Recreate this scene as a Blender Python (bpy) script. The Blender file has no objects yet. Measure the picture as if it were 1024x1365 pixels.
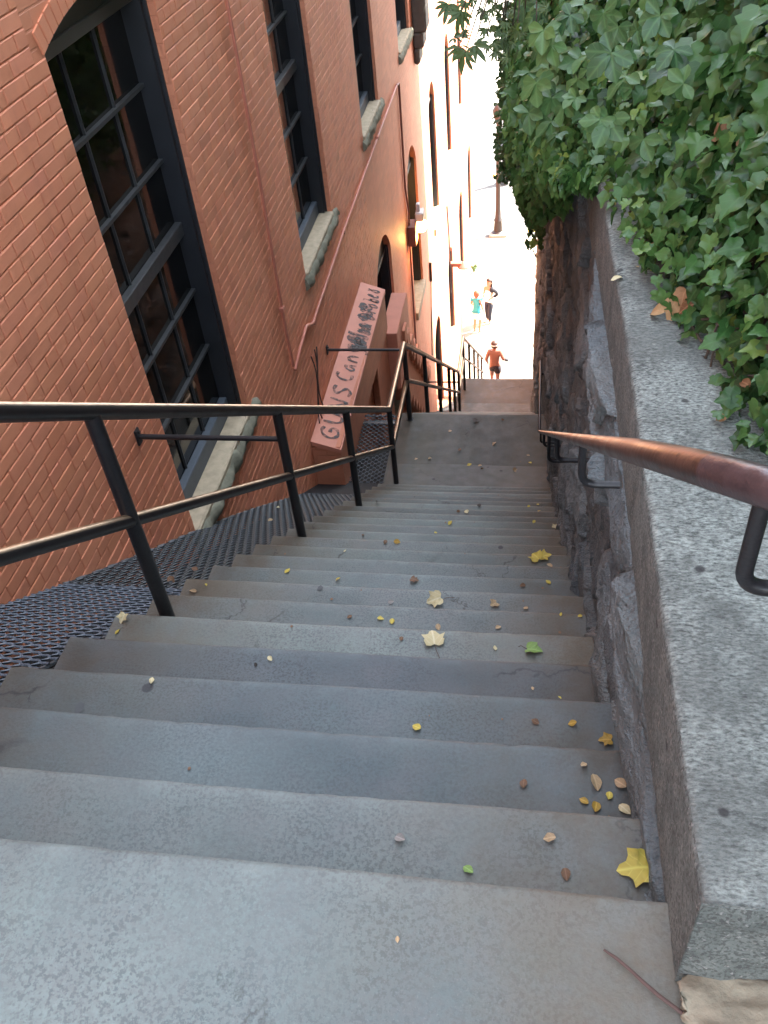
import bpy, bmesh, math, random
import numpy as np
from mathutils import Vector, Matrix, noise
R_ = math.radians
rng = np.random.default_rng(7); random.seed(7)
scn = bpy.context.scene; COL = scn.collection

# ---------------------------------------------------------------- camera
f_, TH, RO, AZ = 1175.46, R_(41.917), R_(6.633), R_(12.358)
fh = np.array([-math.sin(AZ), math.cos(AZ), 0]); Rt = np.array([math.cos(AZ), math.sin(AZ), 0]); Zu = np.array([0, 0, 1.])
Wv = fh*math.cos(TH)-Zu*math.sin(TH); Uv = fh*math.sin(TH)+Zu*math.cos(TH)
cr, sr = math.cos(RO), math.sin(RO); Xv = cr*Rt-sr*Uv; Dv = -sr*Rt-cr*Uv
def ray(px, py): return (px-512)*Xv+(py-682.5)*Dv+f_*Wv
def onz(px, py, z): d = ray(px, py); return d*(z/d[2])
def onx(px, py, x): d = ray(px, py); return d*(x/d[0])
cam = bpy.data.cameras.new('camera'); co = bpy.data.objects.new('camera', cam); COL.objects.link(co)
cam.sensor_fit = 'VERTICAL'; cam.sensor_height = 36; cam.lens = 36*f_/1365; cam.clip_start = .02; cam.clip_end = 2000
co.matrix_world = Matrix(((Xv[0], -Dv[0], -Wv[0], 0), (Xv[1], -Dv[1], -Wv[1], 0), (Xv[2], -Dv[2], -Wv[2], 0), (0, 0, 0, 1)))
scn.camera = co

# ---------------------------------------------------------------- materials
def mat(name): m = bpy.data.materials.new(name); m.use_nodes = True; nt = m.node_tree; return m, nt, nt.nodes['Principled BSDF']
def N(nt, t, **k):
    n = nt.nodes.new(t); ins = k.pop('ins', {})
    for a, b in k.items(): setattr(n, a, b)
    for a, b in ins.items():
        if isinstance(b, bpy.types.NodeSocket): nt.links.new(b, n.inputs[a])
        else: n.inputs[a].default_value = b
    return n
def OBJ(nt): return N(nt, 'ShaderNodeTexCoord').outputs['Object']
def MAP(nt, v, s): return N(nt, 'ShaderNodeMapping', ins={0: v, 3: s}).outputs[0]
def NZ(nt, v, sc, det=4, rough=.55): return N(nt, 'ShaderNodeTexNoise', ins={'Vector': v, 'Scale': sc, 'Detail': det, 'Roughness': rough}).outputs['Fac']
def RAMP(nt, fac, stops):
    n = N(nt, 'ShaderNodeValToRGB', ins={0: fac}); e = n.color_ramp.elements
    while len(e) < len(stops): e.new(.5)
    for i, (p, c) in enumerate(stops):
        e[i].position = p; e[i].color = (c, c, c, 1) if not hasattr(c, '__len__') else tuple(c)+(1,)
    return n.outputs[0]
def MIX(nt, fac, a, b, bt='MIX'):
    n = N(nt, 'ShaderNodeMix', data_type='RGBA', blend_type=bt)
    for i, v in ((0, fac), (6, a), (7, b)):
        if isinstance(v, bpy.types.NodeSocket): nt.links.new(v, n.inputs[i])
        else: n.inputs[i].default_value = v if i == 0 else (tuple(v)+(1,) if len(v) == 3 else v)
    return n.outputs[2]
def MATH(nt, op, a, b=0.0, c=None, clamp=False):
    n = N(nt, 'ShaderNodeMath', operation=op, use_clamp=clamp)
    for i, v in enumerate((a, b, c)):
        if v is None: continue
        if isinstance(v, bpy.types.NodeSocket): nt.links.new(v, n.inputs[i])
        else: n.inputs[i].default_value = v
    return n.outputs[0]
def BUMP(nt, bs, h, st=.5, dist=.01, nrm=None):
    n = N(nt, 'ShaderNodeBump', ins={'Height': h, 'Strength': st, 'Distance': dist})
    if nrm: nt.links.new(nrm, n.inputs['Normal'])
    nt.links.new(n.outputs[0], bs.inputs['Normal']); return n.outputs[0]
def simple(name, col, rough=.6, metal=0, var=.25, sc=8, bump=0.0, bsc=60):
    m, nt, b = mat(name); o = OBJ(nt); n = NZ(nt, o, sc)
    c = MIX(nt, n, [x*(1-var) for x in col], [min(1, x*(1+var)) for x in col]); nt.links.new(c, b.inputs['Base Color'])
    b.inputs['Roughness'].default_value = rough; b.inputs['Metallic'].default_value = metal
    if bump: BUMP(nt, b, NZ(nt, o, bsc), bump, .004)
    return m
def uvec(nt):   # (y + x, z) : courses run round the jambs
    s = N(nt, 'ShaderNodeSeparateXYZ', ins={0: OBJ(nt)})
    u = MATH(nt, 'ADD', s.outputs[1], s.outputs[0])
    return N(nt, 'ShaderNodeCombineXYZ', ins={0: u, 1: s.outputs[2], 2: 0.0}).outputs[0], s
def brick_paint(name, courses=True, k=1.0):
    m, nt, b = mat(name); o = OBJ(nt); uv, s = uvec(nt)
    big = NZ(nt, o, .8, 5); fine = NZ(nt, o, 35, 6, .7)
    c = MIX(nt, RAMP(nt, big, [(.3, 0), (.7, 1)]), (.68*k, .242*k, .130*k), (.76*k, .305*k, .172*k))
    # weathering runs and grime patches in the paint
    st = NZ(nt, MAP(nt, o, (6, 6, .5)), 1.2, 4)
    c = MIX(nt, RAMP(nt, st, [(.52, 0), (.75, .22)]), c, (.36*k, .11*k, .075*k))
    c = MIX(nt, RAMP(nt, NZ(nt, o, 14, 6, .7), [(.68, 0), (.76, .35)]), c, (.30, .10, .07))
    if courses:
        br = N(nt, 'ShaderNodeTexBrick', ins={'Vector': uv, 'Scale': 1.0, 'Brick Width': .212, 'Row Height': .072, 'Mortar Size': .006, 'Mortar Smooth': .4,
               'Color1': (1, 1, 1, 1), 'Color2': (.88, .88, .88, 1), 'Mortar': (.93, .92, .92, 1)})
        c = MIX(nt, 1.0, c, br.outputs['Color'], 'MULTIPLY')
        h = MATH(nt, 'SUBTRACT', MATH(nt, 'MULTIPLY', fine, .25), br.outputs['Fac'])
        BUMP(nt, b, h, .9, .006)
    else:
        at = N(nt, 'ShaderNodeAttribute', attribute_name='tone')
        c = MIX(nt, 1.0, c, at.outputs['Color'], 'MULTIPLY')
        BUMP(nt, b, MATH(nt, 'ADD', fine, MATH(nt, 'MULTIPLY', NZ(nt, o, 12, 2), 1.2)), .55, .004)
    nt.links.new(c, b.inputs['Base Color']); b.inputs['Roughness'].default_value = .62
    return m
M = {}
M['brickwall'] = brick_paint('painted_brick_wall'); M['brick'] = brick_paint('painted_brick', False)
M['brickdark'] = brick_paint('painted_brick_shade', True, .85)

def stone_step(name, tint=(1, 1, 1), dirt=1.0, speck=1.0):
    m, nt, b = mat(name); o = OBJ(nt); s = N(nt, 'ShaderNodeSeparateXYZ', ins={0: o})
    rnd = N(nt, 'ShaderNodeObjectInfo').outputs['Random']
    rz = N(nt, 'ShaderNodeCombineXYZ', ins={0: MATH(nt, 'MULTIPLY', rnd, 31.0), 1: 0.0, 2: 0.0}).outputs[0]
    v = N(nt, 'ShaderNodeVectorMath', operation='ADD', ins={0: o, 1: rz}).outputs[0]
    big = NZ(nt, v, 1.6, 6, .6); mid = NZ(nt, v, 9, 5, .6); fine = NZ(nt, v, 110, 3, .6); sp = NZ(nt, v, 135, 4, .65)
    a = (.144*tint[0], .192*tint[1], .192*tint[2]); c2 = (.278*tint[0], .352*tint[1], .335*tint[2])
    c = MIX(nt, RAMP(nt, big, [(.34, 0), (.66, 1)]), a, c2)
    c = MIX(nt, MATH(nt, 'MULTIPLY', rnd, .7), c, (.135*tint[0], .168*tint[1], .180*tint[2]))
    c = MIX(nt, RAMP(nt, mid, [(.3, .28), (.6, 0)]), c, (.13, .13, .14))
    c = MIX(nt, MATH(nt, 'MULTIPLY', RAMP(nt, sp, [(.49, 0), (.58, .9*speck)]), MATH(nt, 'MULTIPLY', RAMP(nt, NZ(nt, v, 5, 4), [(.38, .3), (.58, 1)]), RAMP(nt, rnd, [(.1, .5), (.7, 1)]))), c, (.10, .122, .130))
    c = MIX(nt, RAMP(nt, fine, [(.35, .35), (.65, 0)]), c, (.14, .145, .15))
    c = MIX(nt, RAMP(nt, NZ(nt, v, 300, 1, .4), [(.64, 0), (.74, .14*speck)]), c, (.36, .41, .42))
    wr_ = N(nt, 'ShaderNodeAttribute', attribute_name='wear').outputs['Fac']
    c = MIX(nt, MATH(nt, 'MULTIPLY', wr_, RAMP(nt, mid, [(.42, .0), (.62, .35)])), c, (.36*tint[0], .42*tint[1], .41*tint[2]))
    # brown dirt towards both ends of the tread
    l = MATH(nt, 'MULTIPLY', MATH(nt, 'SUBTRACT', -.75, s.outputs[0]), 1.6, clamp=True)
    r = MATH(nt, 'MULTIPLY', MATH(nt, 'SUBTRACT', s.outputs[0], -.35), 1.9, clamp=True)
    e = MATH(nt, 'MULTIPLY', MATH(nt, 'ADD', l, r), RAMP(nt, NZ(nt, v, 3.2, 5, .65), [(.35, .3), (.56, 1)]))
    c = MIX(nt, MATH(nt, 'MULTIPLY', e, .82*dirt, clamp=True), c, (.125, .098, .064))
    ck = N(nt, 'ShaderNodeTexVoronoi', feature='DISTANCE_TO_EDGE', ins={'Vector': N(nt, 'ShaderNodeVectorMath', operation='ADD', ins={0: v, 1: N(nt, 'ShaderNodeCombineXYZ', ins={0: MATH(nt, 'MULTIPLY', mid, .25), 1: MATH(nt, 'MULTIPLY', mid, .2), 2: 0.0}).outputs[0]}).outputs[0], 'Scale': 1.3}).outputs['Distance']
    c = MIX(nt, MATH(nt, 'MULTIPLY', RAMP(nt, ck, [(.0, .8), (.007, 0)]), RAMP(nt, NZ(nt, v, 2.1, 2), [(.52, 0), (.6, 1)])), c, (.05, .05, .05))
    # pale chips, dark gum
    gum = N(nt, 'ShaderNodeTexVoronoi', ins={'Vector': v, 'Scale': 3.2, 'Randomness': 1.0}).outputs['Distance']
    c = MIX(nt, RAMP(nt, gum, [(.045, .8), (.06, 0)]), c, (.05, .05, .055))
    c = MIX(nt, 1.0, c, N(nt, 'ShaderNodeObjectInfo').outputs['Color'], 'MULTIPLY')
    nt.links.new(c, b.inputs['Base Color'])
    nt.links.new(RAMP(nt, mid, [(.3, .55), (.7, .85)]), b.inputs['Roughness'])
    BUMP(nt, b, MATH(nt, 'ADD', MATH(nt, 'ADD', fine, sp), MATH(nt, 'MULTIPLY', mid, 1.5)), .35, .004)
    return m
M['step'] = stone_step('blue_grey_stone'); M['land1'] = stone_step('worn_brown_stone', (.60, .50, .43), .7, .4); M['land2'] = stone_step('pinkish_stone', (1.0, .72, .62), .4, .3)

def rubble():
    m, nt, b = mat('dark_rubble_stone'); o = OBJ(nt)
    v = MAP(nt, o, (2.2, 1.6, 2.2)); n1 = NZ(nt, v, 1.1, 7, .62); n2 = NZ(nt, o, 28, 6, .65); n3 = NZ(nt, o, 120, 3)
    c = MIX(nt, RAMP(nt, n1, [(.33, 0), (.68, 1)]), (.10, .128, .138), (.25, .305, .315))
    c = MIX(nt, RAMP(nt, NZ(nt, v, .8, 4), [(.48, 0), (.66, .7)]), c, (.17, .185, .17))
    at = N(nt, 'ShaderNodeAttribute', attribute_name='tone').outputs['Fac']
    c = MIX(nt, 1.0, c, MIX(nt, at, (.65, .67, .7), (1.35, 1.35, 1.35)), 'MULTIPLY')
    c = MIX(nt, RAMP(nt, n2, [(.3, .45), (.5, 0)]), c, (.05, .055, .06))
    c = MIX(nt, RAMP(nt, NZ(nt, o, 4.5, 5, .7), [(.68, 0), (.74, .55)]), c, (.36, .36, .38))
    nt.links.new(c, b.inputs['Base Color']); b.inputs['Roughness'].default_value = .72
    BUMP(nt, b, MATH(nt, 'ADD', MATH(nt, 'MULTIPLY', n2, 2.0), n3), 1.0, .012)
    return m
M['rubble'] = rubble()
def coping_m(name, a, c2, face=False):
    m, nt, b = mat(name); o = OBJ(nt)
    s = N(nt, 'ShaderNodeSeparateXYZ', ins={0: N(nt, 'ShaderNodeNewGeometry').outputs['Normal']})
    v = MAP(nt, o, (1.0, 2.4, 1)); n0 = NZ(nt, v, 85, 5, .7); n1 = NZ(nt, o, 2.2, 5); n2 = NZ(nt, o, 130, 3, .7)
    top = MIX(nt, RAMP(nt, MATH(nt, 'ADD', MATH(nt, 'MULTIPLY', n0, .75), MATH(nt, 'MULTIPLY', n1, .25)), [(.39, 0), (.50, .55), (.60, 1)]), (.06, .07, .066), (.40, .45, .41))
    top = MIX(nt, RAMP(nt, NZ(nt, o, 5, 6, .7), [(.40, .6), (.56, 0)]), top, (.085, .095, .088))
    top = MIX(nt, RAMP(nt, n2, [(.3, .4), (.5, 0)]), top, (.05, .052, .05))
    side = MIX(nt, RAMP(nt, NZ(nt, o, 14, 6, .7), [(.35, 0), (.65, 1)]), (.09, .103, .095), (.185, .20, .18)); side = MIX(nt, RAMP(nt, NZ(nt, o, 160, 3, .6), [(.42, .7), (.52, 0)]), side, (.05, .05, .047))
    side = MIX(nt, RAMP(nt, NZ(nt, o, 120, 3), [(.62, 0), (.70, .7)]), side, (.34, .33, .31))
    c = MIX(nt, RAMP(nt, s.outputs[2], [(.55, 0), (.8, 1)]), side, top)
    c = MIX(nt, RAMP(nt, N(nt, 'ShaderNodeTexVoronoi', ins={'Vector': o, 'Scale': 7.0}).outputs['Distance'], [(.05, .85), (.075, 0)]), c, (.03, .03, .032))
    nt.links.new(c, b.inputs['Base Color']); b.inputs['Roughness'].default_value = .85
    BUMP(nt, b, MATH(nt, 'ADD', n0, n2), .7, .006); return m
M['coping'] = coping_m('lichened_concrete', 0, 0)
M['sill'] = simple('weathered_limestone', (.46, .39, .27), .85, 0, .45, 14, .8, 55)
M['sillrough'] = simple('mossy_stone_edge', (.22, .22, .16), .9, 0, .5, 22, 1.0, 60)
M['rockpale'] = simple('broken_tan_stone', (.30, .265, .19), .9, 0, .55, 26, 1.0, 60)
def railm(name, base, metal, r0, r1):
    m, nt, b = mat(name); o = OBJ(nt); n = NZ(nt, MAP(nt, o, (1, .35, .35)), 22, 6, .7)
    up = N(nt, 'ShaderNodeSeparateXYZ', ins={0: N(nt, 'ShaderNodeNewGeometry').outputs['Normal']}).outputs[2]
    w = MATH(nt, 'MULTIPLY', RAMP(nt, up, [(.55, 0), (.85, 1)]), RAMP(nt, n, [(.30, .35), (.55, 1)]))   # worn metal on top, with its gold sheen put into the colour
    c = MIX(nt, w, (.013, .012, .013), base); nt.links.new(c, b.inputs['Base Color'])
    nt.links.new(MATH(nt, 'MULTIPLY', w, metal), b.inputs['Metallic'])
    nt.links.new(MATH(nt, 'MULTIPLY_ADD', n, r1-r0, r0), b.inputs['Roughness']); BUMP(nt, b, n, .25, .003); return m
M['rail'] = railm('worn_pipe_gold_sheen', (.62, .45, .30), 1.0, .22, .5)
M['black'] = simple('black_enamel', (.014, .014, .016), .38, 0, .4, 30, .3, 90)
M['white'] = simple('white_enamel', (.7, .7, .67), .5)
def copper():
    m, nt, b = mat('rubbed_pipe_shaded_under'); o = OBJ(nt); n = NZ(nt, MAP(nt, o, (1, .4, .4)), 30, 6, .7); n2 = NZ(nt, o, 90, 4)
    c = MIX(nt, RAMP(nt, n, [(.35, 0), (.65, 1)]), (.085, .048, .034), (.28, .155, .105)); c = MIX(nt, RAMP(nt, n2, [(.62, 0), (.68, .8)]), c, (.04, .03, .03))
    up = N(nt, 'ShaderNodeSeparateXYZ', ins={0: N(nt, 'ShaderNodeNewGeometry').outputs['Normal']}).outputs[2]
    c = MIX(nt, RAMP(nt, up, [(.0, .75), (.55, 0)]), c, (.06, .055, .06))  # shaded underside painted in by the surface normal
    nt.links.new(c, b.inputs['Base Color']); b.inputs['Metallic'].default_value = .55
    nt.links.new(RAMP(nt, n, [(.3, .25), (.7, .5)]), b.inputs['Roughness']); BUMP(nt, b, n2, .3, .002); return m
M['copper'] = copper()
M['ferrule'] = simple('violet_grey_paint', (.075, .052, .055), .33, .3, .5, 40, .3, 80)
M['grate'] = simple('blue_grey_steel', (.085, .11, .14), .5, .05, .35, 12, .2)
M['grate2'] = simple('dark_steel', (.06, .072, .082), .5, .05, .35, 12, .2)
M['frame'] = simple('black_window_paint', (.022, .025, .030), .45, 0, .3, 6, .2, 40)
M['frameg'] = simple('slate_window_paint', (.10, .125, .15), .5, 0, .3, 9, .3, 50)
M['panel'] = simple('dark_olive_board', (.045, .047, .042), .6, 0, .25, 4)
M['muntin'] = simple('dusty_grey_bar', (.05, .055, .058), .5, 0, .5, 20, .3, 90)
def glass():
    m, nt, b = mat('dark_window_glass'); o = OBJ(nt)
    c = MIX(nt, RAMP(nt, NZ(nt, o, 3, 5), [(.4, 0), (.7, 1)]), (.004, .004, .004), (.014, .014, .013)); nt.links.new(c, b.inputs['Base Color'])
    nt.links.new(RAMP(nt, NZ(nt, o, 9, 6), [(.4, .03), (.8, .16)]), b.inputs['Roughness']); b.inputs['Specular IOR Level'].default_value = .7
    BUMP(nt, b, NZ(nt, o, 2.5, 2), .12, .01); return m
M['glass'] = glass()
M['soil'] = simple('leaf_litter_soil', (.05, .038, .028), .95, 0, .5, 12, 1.0, 40)
M['bark'] = simple('brown_bark', (.07, .05, .036), .9, 0, .4, 18, 1.0, 50)
M['pave'] = simple('pale_concrete_paving', (.26, .235, .19), .85, 0, .22, 1.1, .3, 30)
M['road'] = simple('light_asphalt', (.10, .098, .09), .85, 0, .1, 1.5, .3, 40)
M['yellow'] = simple('yellow_road_paint', (.50, .32, .06), .7)
M['slab'] = simple('grey_paver', (.075, .072, .062), .85, 0, .15, 4)
M['lamppost'] = simple('dark_brown_iron', (.03, .02, .017), .5, .2)
M['cablem'] = simple('painted_cable', (.22, .08, .055), .6)
M['cabledark'] = simple('old_dark_cable', (.05, .03, .026), .7)
M['wellshade'] = simple('shadow_dark_ground', (.012, .012, .013), .9)  # near-black: shade of the void below the grating, put into the colour
M['corbel'] = simple('grey_stone_corbel', (.11, .10, .085), .85, 0, .3, 9, .7, 30)
M['conduit'] = simple('salmon_painted_conduit', (.50, .175, .115), .5, 0, .1, 8)
M['stucco'] = simple('salmon_painted_cap', (.60, .24, .155), .6, 0, .16, 6, .35, 40)

def leafmat(name, cols, trans, rough=.38, vein=.25, spec=.45):
    m, nt, b = mat(name); at = N(nt, 'ShaderNodeAttribute', attribute_name='leafco'); s = N(nt, 'ShaderNodeSeparateXYZ', ins={0: at.outputs['Vector']})
    n = len(cols); c = RAMP(nt, s.outputs[2], [(i/(n-1), cc) for i, cc in enumerate(cols)])
    u = MATH(nt, 'ABSOLUTE', s.outputs[0]); v = s.outputs[1]
    mid = RAMP(nt, u, [(.0, 1), (.07, 0)])
    sv = MATH(nt, 'ABSOLUTE', MATH(nt, 'SUBTRACT', MATH(nt, 'FRACT', MATH(nt, 'MULTIPLY', MATH(nt, 'SUBTRACT', v, u), 3.0)), .5))
    vv = MATH(nt, 'MAXIMUM', mid, RAMP(nt, sv, [(.0, .6), (.09, 0)]))
    c = MIX(nt, MATH(nt, 'MULTIPLY', vv, vein), c, [min(1, x*2.2+.03) for x in cols[n//2]])
    c = MIX(nt, RAMP(nt, NZ(nt, OBJ(nt), 60, 4), [(.55, 0), (.8, .35)]), c, (.10, .09, .03))
    nt.links.new(c, b.inputs['Base Color']); b.inputs['Roughness'].default_value = rough; b.inputs['Specular IOR Level'].default_value = spec
    tr = N(nt, 'ShaderNodeBsdfTranslucent', ins={0: c}); mx = N(nt, 'ShaderNodeMixShader', ins={0: trans, 1: b.outputs[0], 2: tr.outputs[0]})
    nt.links.new(mx.outputs[0], nt.nodes['Material Output'].inputs[0]); return m
M['ivy'] = leafmat('ivy_leaf', [(.020, .058, .016), (.042, .115, .030), (.074, .175, .045), (.052, .135, .033), (.14, .26, .065), (.22, .32, .065)], .30, .36, .22, .40)
M['creeper'] = leafmat('creeper_leaf', [(.035, .09, .04), (.055, .13, .05), (.085, .18, .06), (.14, .24, .07)], .28, .38)
M['dry'] = leafmat('dry_leaf', [(.16, .075, .035), (.30, .16, .08), (.42, .27, .13)], .15, .7, .3, .2)
M['treeleaf'] = leafmat('tree_leaf', [(.03, .07, .02), (.05, .10, .03), (.09, .14, .04)], .3, .5)
for nm, cc in (('yellow', (.62, .50, .10)), ('pale', (.68, .60, .34)), ('tan', (.45, .33, .19)), ('brown', (.16, .09, .05)), ('green', (.22, .36, .10)), ('gold', (.42, .27, .05)), ('grey', (.28, .27, .25)), ('dark', (.05, .045, .04))):
    M['fl_'+nm] = leafmat('fallen_'+nm, [[x*.85 for x in cc], cc], .1, .55, .35, .3)
M['twig'] = simple('brown_twig', (.10, .06, .05), .8, 0, .3, 40)

# ---------------------------------------------------------------- helpers
def mesh_obj(name, verts, faces, m, parent=None, smooth=False, attrs=None):
    me = bpy.data.meshes.new(name); me.from_pydata([tuple(v) for v in verts], [], faces); me.update()
    for mm in (m if isinstance(m, list) else [m]): me.materials.append(mm)
    if smooth: me.polygons.foreach_set('use_smooth', [True]*len(me.polygons))
    o = bpy.data.objects.new(name, me); COL.objects.link(o)
    if parent: o.parent = parent
    return o
class MB:
    def __init__(s): s.v = []; s.f = []
    def add(s, vs, fs):
        k = len(s.v); s.v += [tuple(map(float, v)) for v in vs]; s.f += [tuple(i+k for i in f) for f in fs]; return s
    def box(s, x0, x1, y0, y1, z0, z1, b=0.0):
        if b <= 0:
            return s.add([(x, y, z) for z in (z0, z1) for y in (y0, y1) for x in (x0, x1)], [(0, 2, 3, 1), (4, 5, 7, 6), (0, 1, 5, 4), (2, 6, 7, 3), (0, 4, 6, 2), (1, 3, 7, 5)])
        bm = bmesh.new(); bmesh.ops.create_cube(bm, size=1)
        for v in bm.verts: v.co = ((x0+x1)/2+v.co.x*(x1-x0), (y0+y1)/2+v.co.y*(y1-y0), (z0+z1)/2+v.co.z*(z1-z0))
        bmesh.ops.bevel(bm, geom=bm.edges[:], offset=b, segments=1, affect='EDGES')
        bm.verts.index_update(); s.add([v.co for v in bm.verts], [tuple(v.index for v in f.verts) for f in bm.faces]); bm.free(); return s
    def tube(s, pts, r, seg=12, cap=True):
        pts = [Vector(p) for p in pts]; n = len(pts); rs = r if hasattr(r, '__len__') else [r]*n; k = len(s.v); ref = None; fs = []
        for i, p in enumerate(pts):
            t = ((pts[min(i+1, n-1)]-p).normalized()+(p-pts[max(i-1, 0)]).normalized()).normalized()
            if ref is None: ref = t.orthogonal().normalized()
            ref = (ref-t*ref.dot(t)).normalized(); b = t.cross(ref)
            for j in range(seg):
                a = 2*math.pi*j/seg; s.v.append(tuple(p+(ref*math.cos(a)+b*math.sin(a))*rs[i]))
        for i in range(n-1):
            for j in range(seg): fs.append((k+i*seg+j, k+i*seg+(j+1) % seg, k+(i+1)*seg+(j+1) % seg, k+(i+1)*seg+j))
        if cap: fs += [tuple(k+j for j in reversed(range(seg))), tuple(k+(n-1)*seg+j for j in range(seg))]
        s.f += fs; return s
    def lathe(s, c, prof, seg=16):
        k = len(s.v)
        for r, z in prof:
            for j in range(seg): a = 2*math.pi*j/seg; s.v.append((c[0]+r*math.cos(a), c[1]+r*math.sin(a), c[2]+z))
        for i in range(len(prof)-1):
            for j in range(seg): s.f.append((k+i*seg+j, k+i*seg+(j+1) % seg, k+(i+1)*seg+(j+1) % seg, k+(i+1)*seg+j))
        return s
    def build(s, name, m, parent=None, smooth=False):
        o = mesh_obj(name, s.v, s.f, m, parent, smooth)
        if smooth:
            md = o.modifiers.new('es', 'EDGE_SPLIT'); md.split_angle = R_(50)
        return o
def tag(o, label, cat, group=None, kind=None):
    if label: o['label'] = label
    if cat: o['category'] = cat
    if group: o['group'] = group
    if kind: o['kind'] = kind
    return o
def empty(name, loc, label, cat, group=None):
    o = bpy.data.objects.new(name, None); COL.objects.link(o); o.location = loc; o.empty_display_size = .1; return tag(o, label, cat, group)
def adopt(o, parent):   # keep world position under an empty
    o.parent = parent; o.matrix_parent_inverse = Matrix.Translation(parent.location).inverted(); return o
def part(mb, name, m, parent, smooth=False): return adopt(mb.build(name, m, None, smooth), parent)
def subpart(mb, name, m, par, smooth=False):
    o = mb.build(name, m, None, smooth); o.parent = par; o.matrix_parent_inverse = (par.matrix_parent_inverse.inverted() if False else Matrix.Identity(4))
    bpy.context.view_layer.update(); o.matrix_parent_inverse = par.matrix_world.inverted(); return o
def bend(p0, p1, p2, rad, n=5):
    p0, p1, p2 = map(Vector, (p0, p1, p2)); a = (p0-p1).normalized()*rad; b = (p2-p1).normalized()*rad
    return [((p1+a)*(1-t)**2+p1*2*t*(1-t)+(p1+b)*t*t) for t in [i/n for i in range(n+1)]]

# ---------------------------------------------------------------- stairs (setting)
T, RS = .27, .194; Y0, Z0 = .607, -1.364; XL, XR = -1.46, .30
N1 = 23; ZL1 = Z0-RS*N1; YL1 = 8.0; N2 = 23; ZL2 = ZL1-RS*N2; YL2 = 15.36; N3 = 22; ZS = ZL2-RS*N3
levels = []   # (y_back, y_nose, z)
for k in range(0, N1): levels.append((-.5 if k == 0 else (Y0+.03 if k == 1 else Y0+T*(k-1)), Y0+T*k+(.03 if k == 0 else 0), Z0-RS*k, 's'))
levels.append((Y0+T*(N1-1), YL1, ZL1, 'l1'))
for k in range(1, N2): levels.append((YL1+T*(k-1), YL1+T*k, ZL1-RS*k, 's'))
levels.append((YL1+T*(N2-1), YL2, ZL2, 'l2'))
for k in range(1, N3): levels.append((YL2+T*(k-1), YL2+T*k, ZL2-RS*k, 's'))
levels[0] = (-3.0, Y0+.03, Z0, 's'); YEND = YL2+T*(N3-1)
def nz(*a): return noise.noise(Vector(a))
def step_mesh(yb, yn, z, seed, back=.04, near=True):
    mb = MB(); nx = 60 if near else 16
    # the tread is cut finely along x; its nose is a rounded, chipped arris
    prof = [(yb-back, 0, 0), (yb+(yn-yb)*.5, 0, .3), (yn-.06, 0, .6), (yn-.03, 0, .8), (yn-.011, 0, .9), (yn-.0085, -.0004, 1), (yn-.002, -.0035, 1), (yn, -.011, 1), (yn-.001, -.06, .6), (yn-.012, -.20, .2)]
    for i in range(nx+1):
        x = XL+(XR-XL)*i/nx
        chip = max(0, nz(x*6, seed*3.1, 1)-.42)*.012+max(0, nz(x*25, seed*2.7, 5)-.25)*.008+nz(x*60, seed, 2)*.0012
        wav = nz(x*1.3, seed*1.7, 9)*.006; sag = -.006*math.sin(math.pi*i/nx)
        for (y, dz, wgt) in prof: mb.v.append((x, y+wav*wgt-chip*(wgt == 1), z+dz+sag*wgt-(chip*.35 if wgt > .85 else 0)+nz(x*2, y*3, seed)*.002))
    n = len(prof)
    for i in range(nx):
        for j in range(n-1): a = i*n+j; mb.f.append((a, a+n, a+n+1, a+1))
    for base in (0, nx*n):
        k = len(mb.v); mb.v.append((mb.v[base][0], yb-back, z-.20)); mb.f.append(tuple([base+j for j in range(n)]+[k]) if base else tuple([k]+[base+j for j in reversed(range(n))]))
    return mb
stairs = empty('stairs', (0, 0, Z0), None, None); stairs['kind'] = 'structure'
for i, (yb, yn, z, t) in enumerate(levels):
    sm = step_mesh(yb, yn, z, i, near=i < 24); wv_ = [max(0., 1-abs(v[1]-(yn-.015))/.022) if v[2] > z-.04 else 0. for v in sm.v]
    o = part(sm, 'step' if t == 's' else 'landing', M['step'] if t == 's' else (M['land1'] if t == 'l1' else M['land2']), stairs, True)
    TN = [(1.16, 1.15, 1.10), (.98, .98, .97), (.68, .72, .77), (.73, .77, .81), (.70, .72, .76), (1.12, 1.11, 1.06), (.98, .98, .95), (1.08, 1.07, 1.03), (.88, .90, .90), (1.0, 1.0, .96), (.92, .92, .88), (1.02, 1.0, .95), (.95, .94, .9), (1.05, 1.03, .97), (.9, .9, .86)]
    tn = TN[i] if i < len(TN) else (.97+.12*math.sin(i*2.3), .95+.12*math.sin(i*2.3), .89+.12*math.sin(i*2.3)); o.color = (*[min(1.3, q*.90) for q in tn], 1)
    wa = o.data.attributes.new('wear', 'FLOAT', 'POINT'); wa.data.foreach_set('value', wv_)
def prism_yz(pts, x0, x1):
    mb = MB(); n = len(pts); mb.add([(x0, y, z) for y, z in pts]+[(x1, y, z) for y, z in pts], [tuple(range(n)), tuple(range(2*n-1, n-1, -1))]+[(i, i+n, (i+1) % n+n, (i+1) % n) for i in range(n)]); return mb
sl = RS/T
part(prism_yz([(-3, Z0-.12), (Y0-.05, Z0-.12), (Y0+T*(N1-2), ZL1+RS-.08), (YL1-.05, ZL1-.12), (YL1+T*(N2-2), ZL2+RS-.08), (YL2-.05, ZL2-.12), (YEND-.2, ZS+.1), (YEND-.2, ZS-1), (-3, ZS-1)], XL+.03, XR-.05), 'stair_core', M['land1'], stairs)
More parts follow.
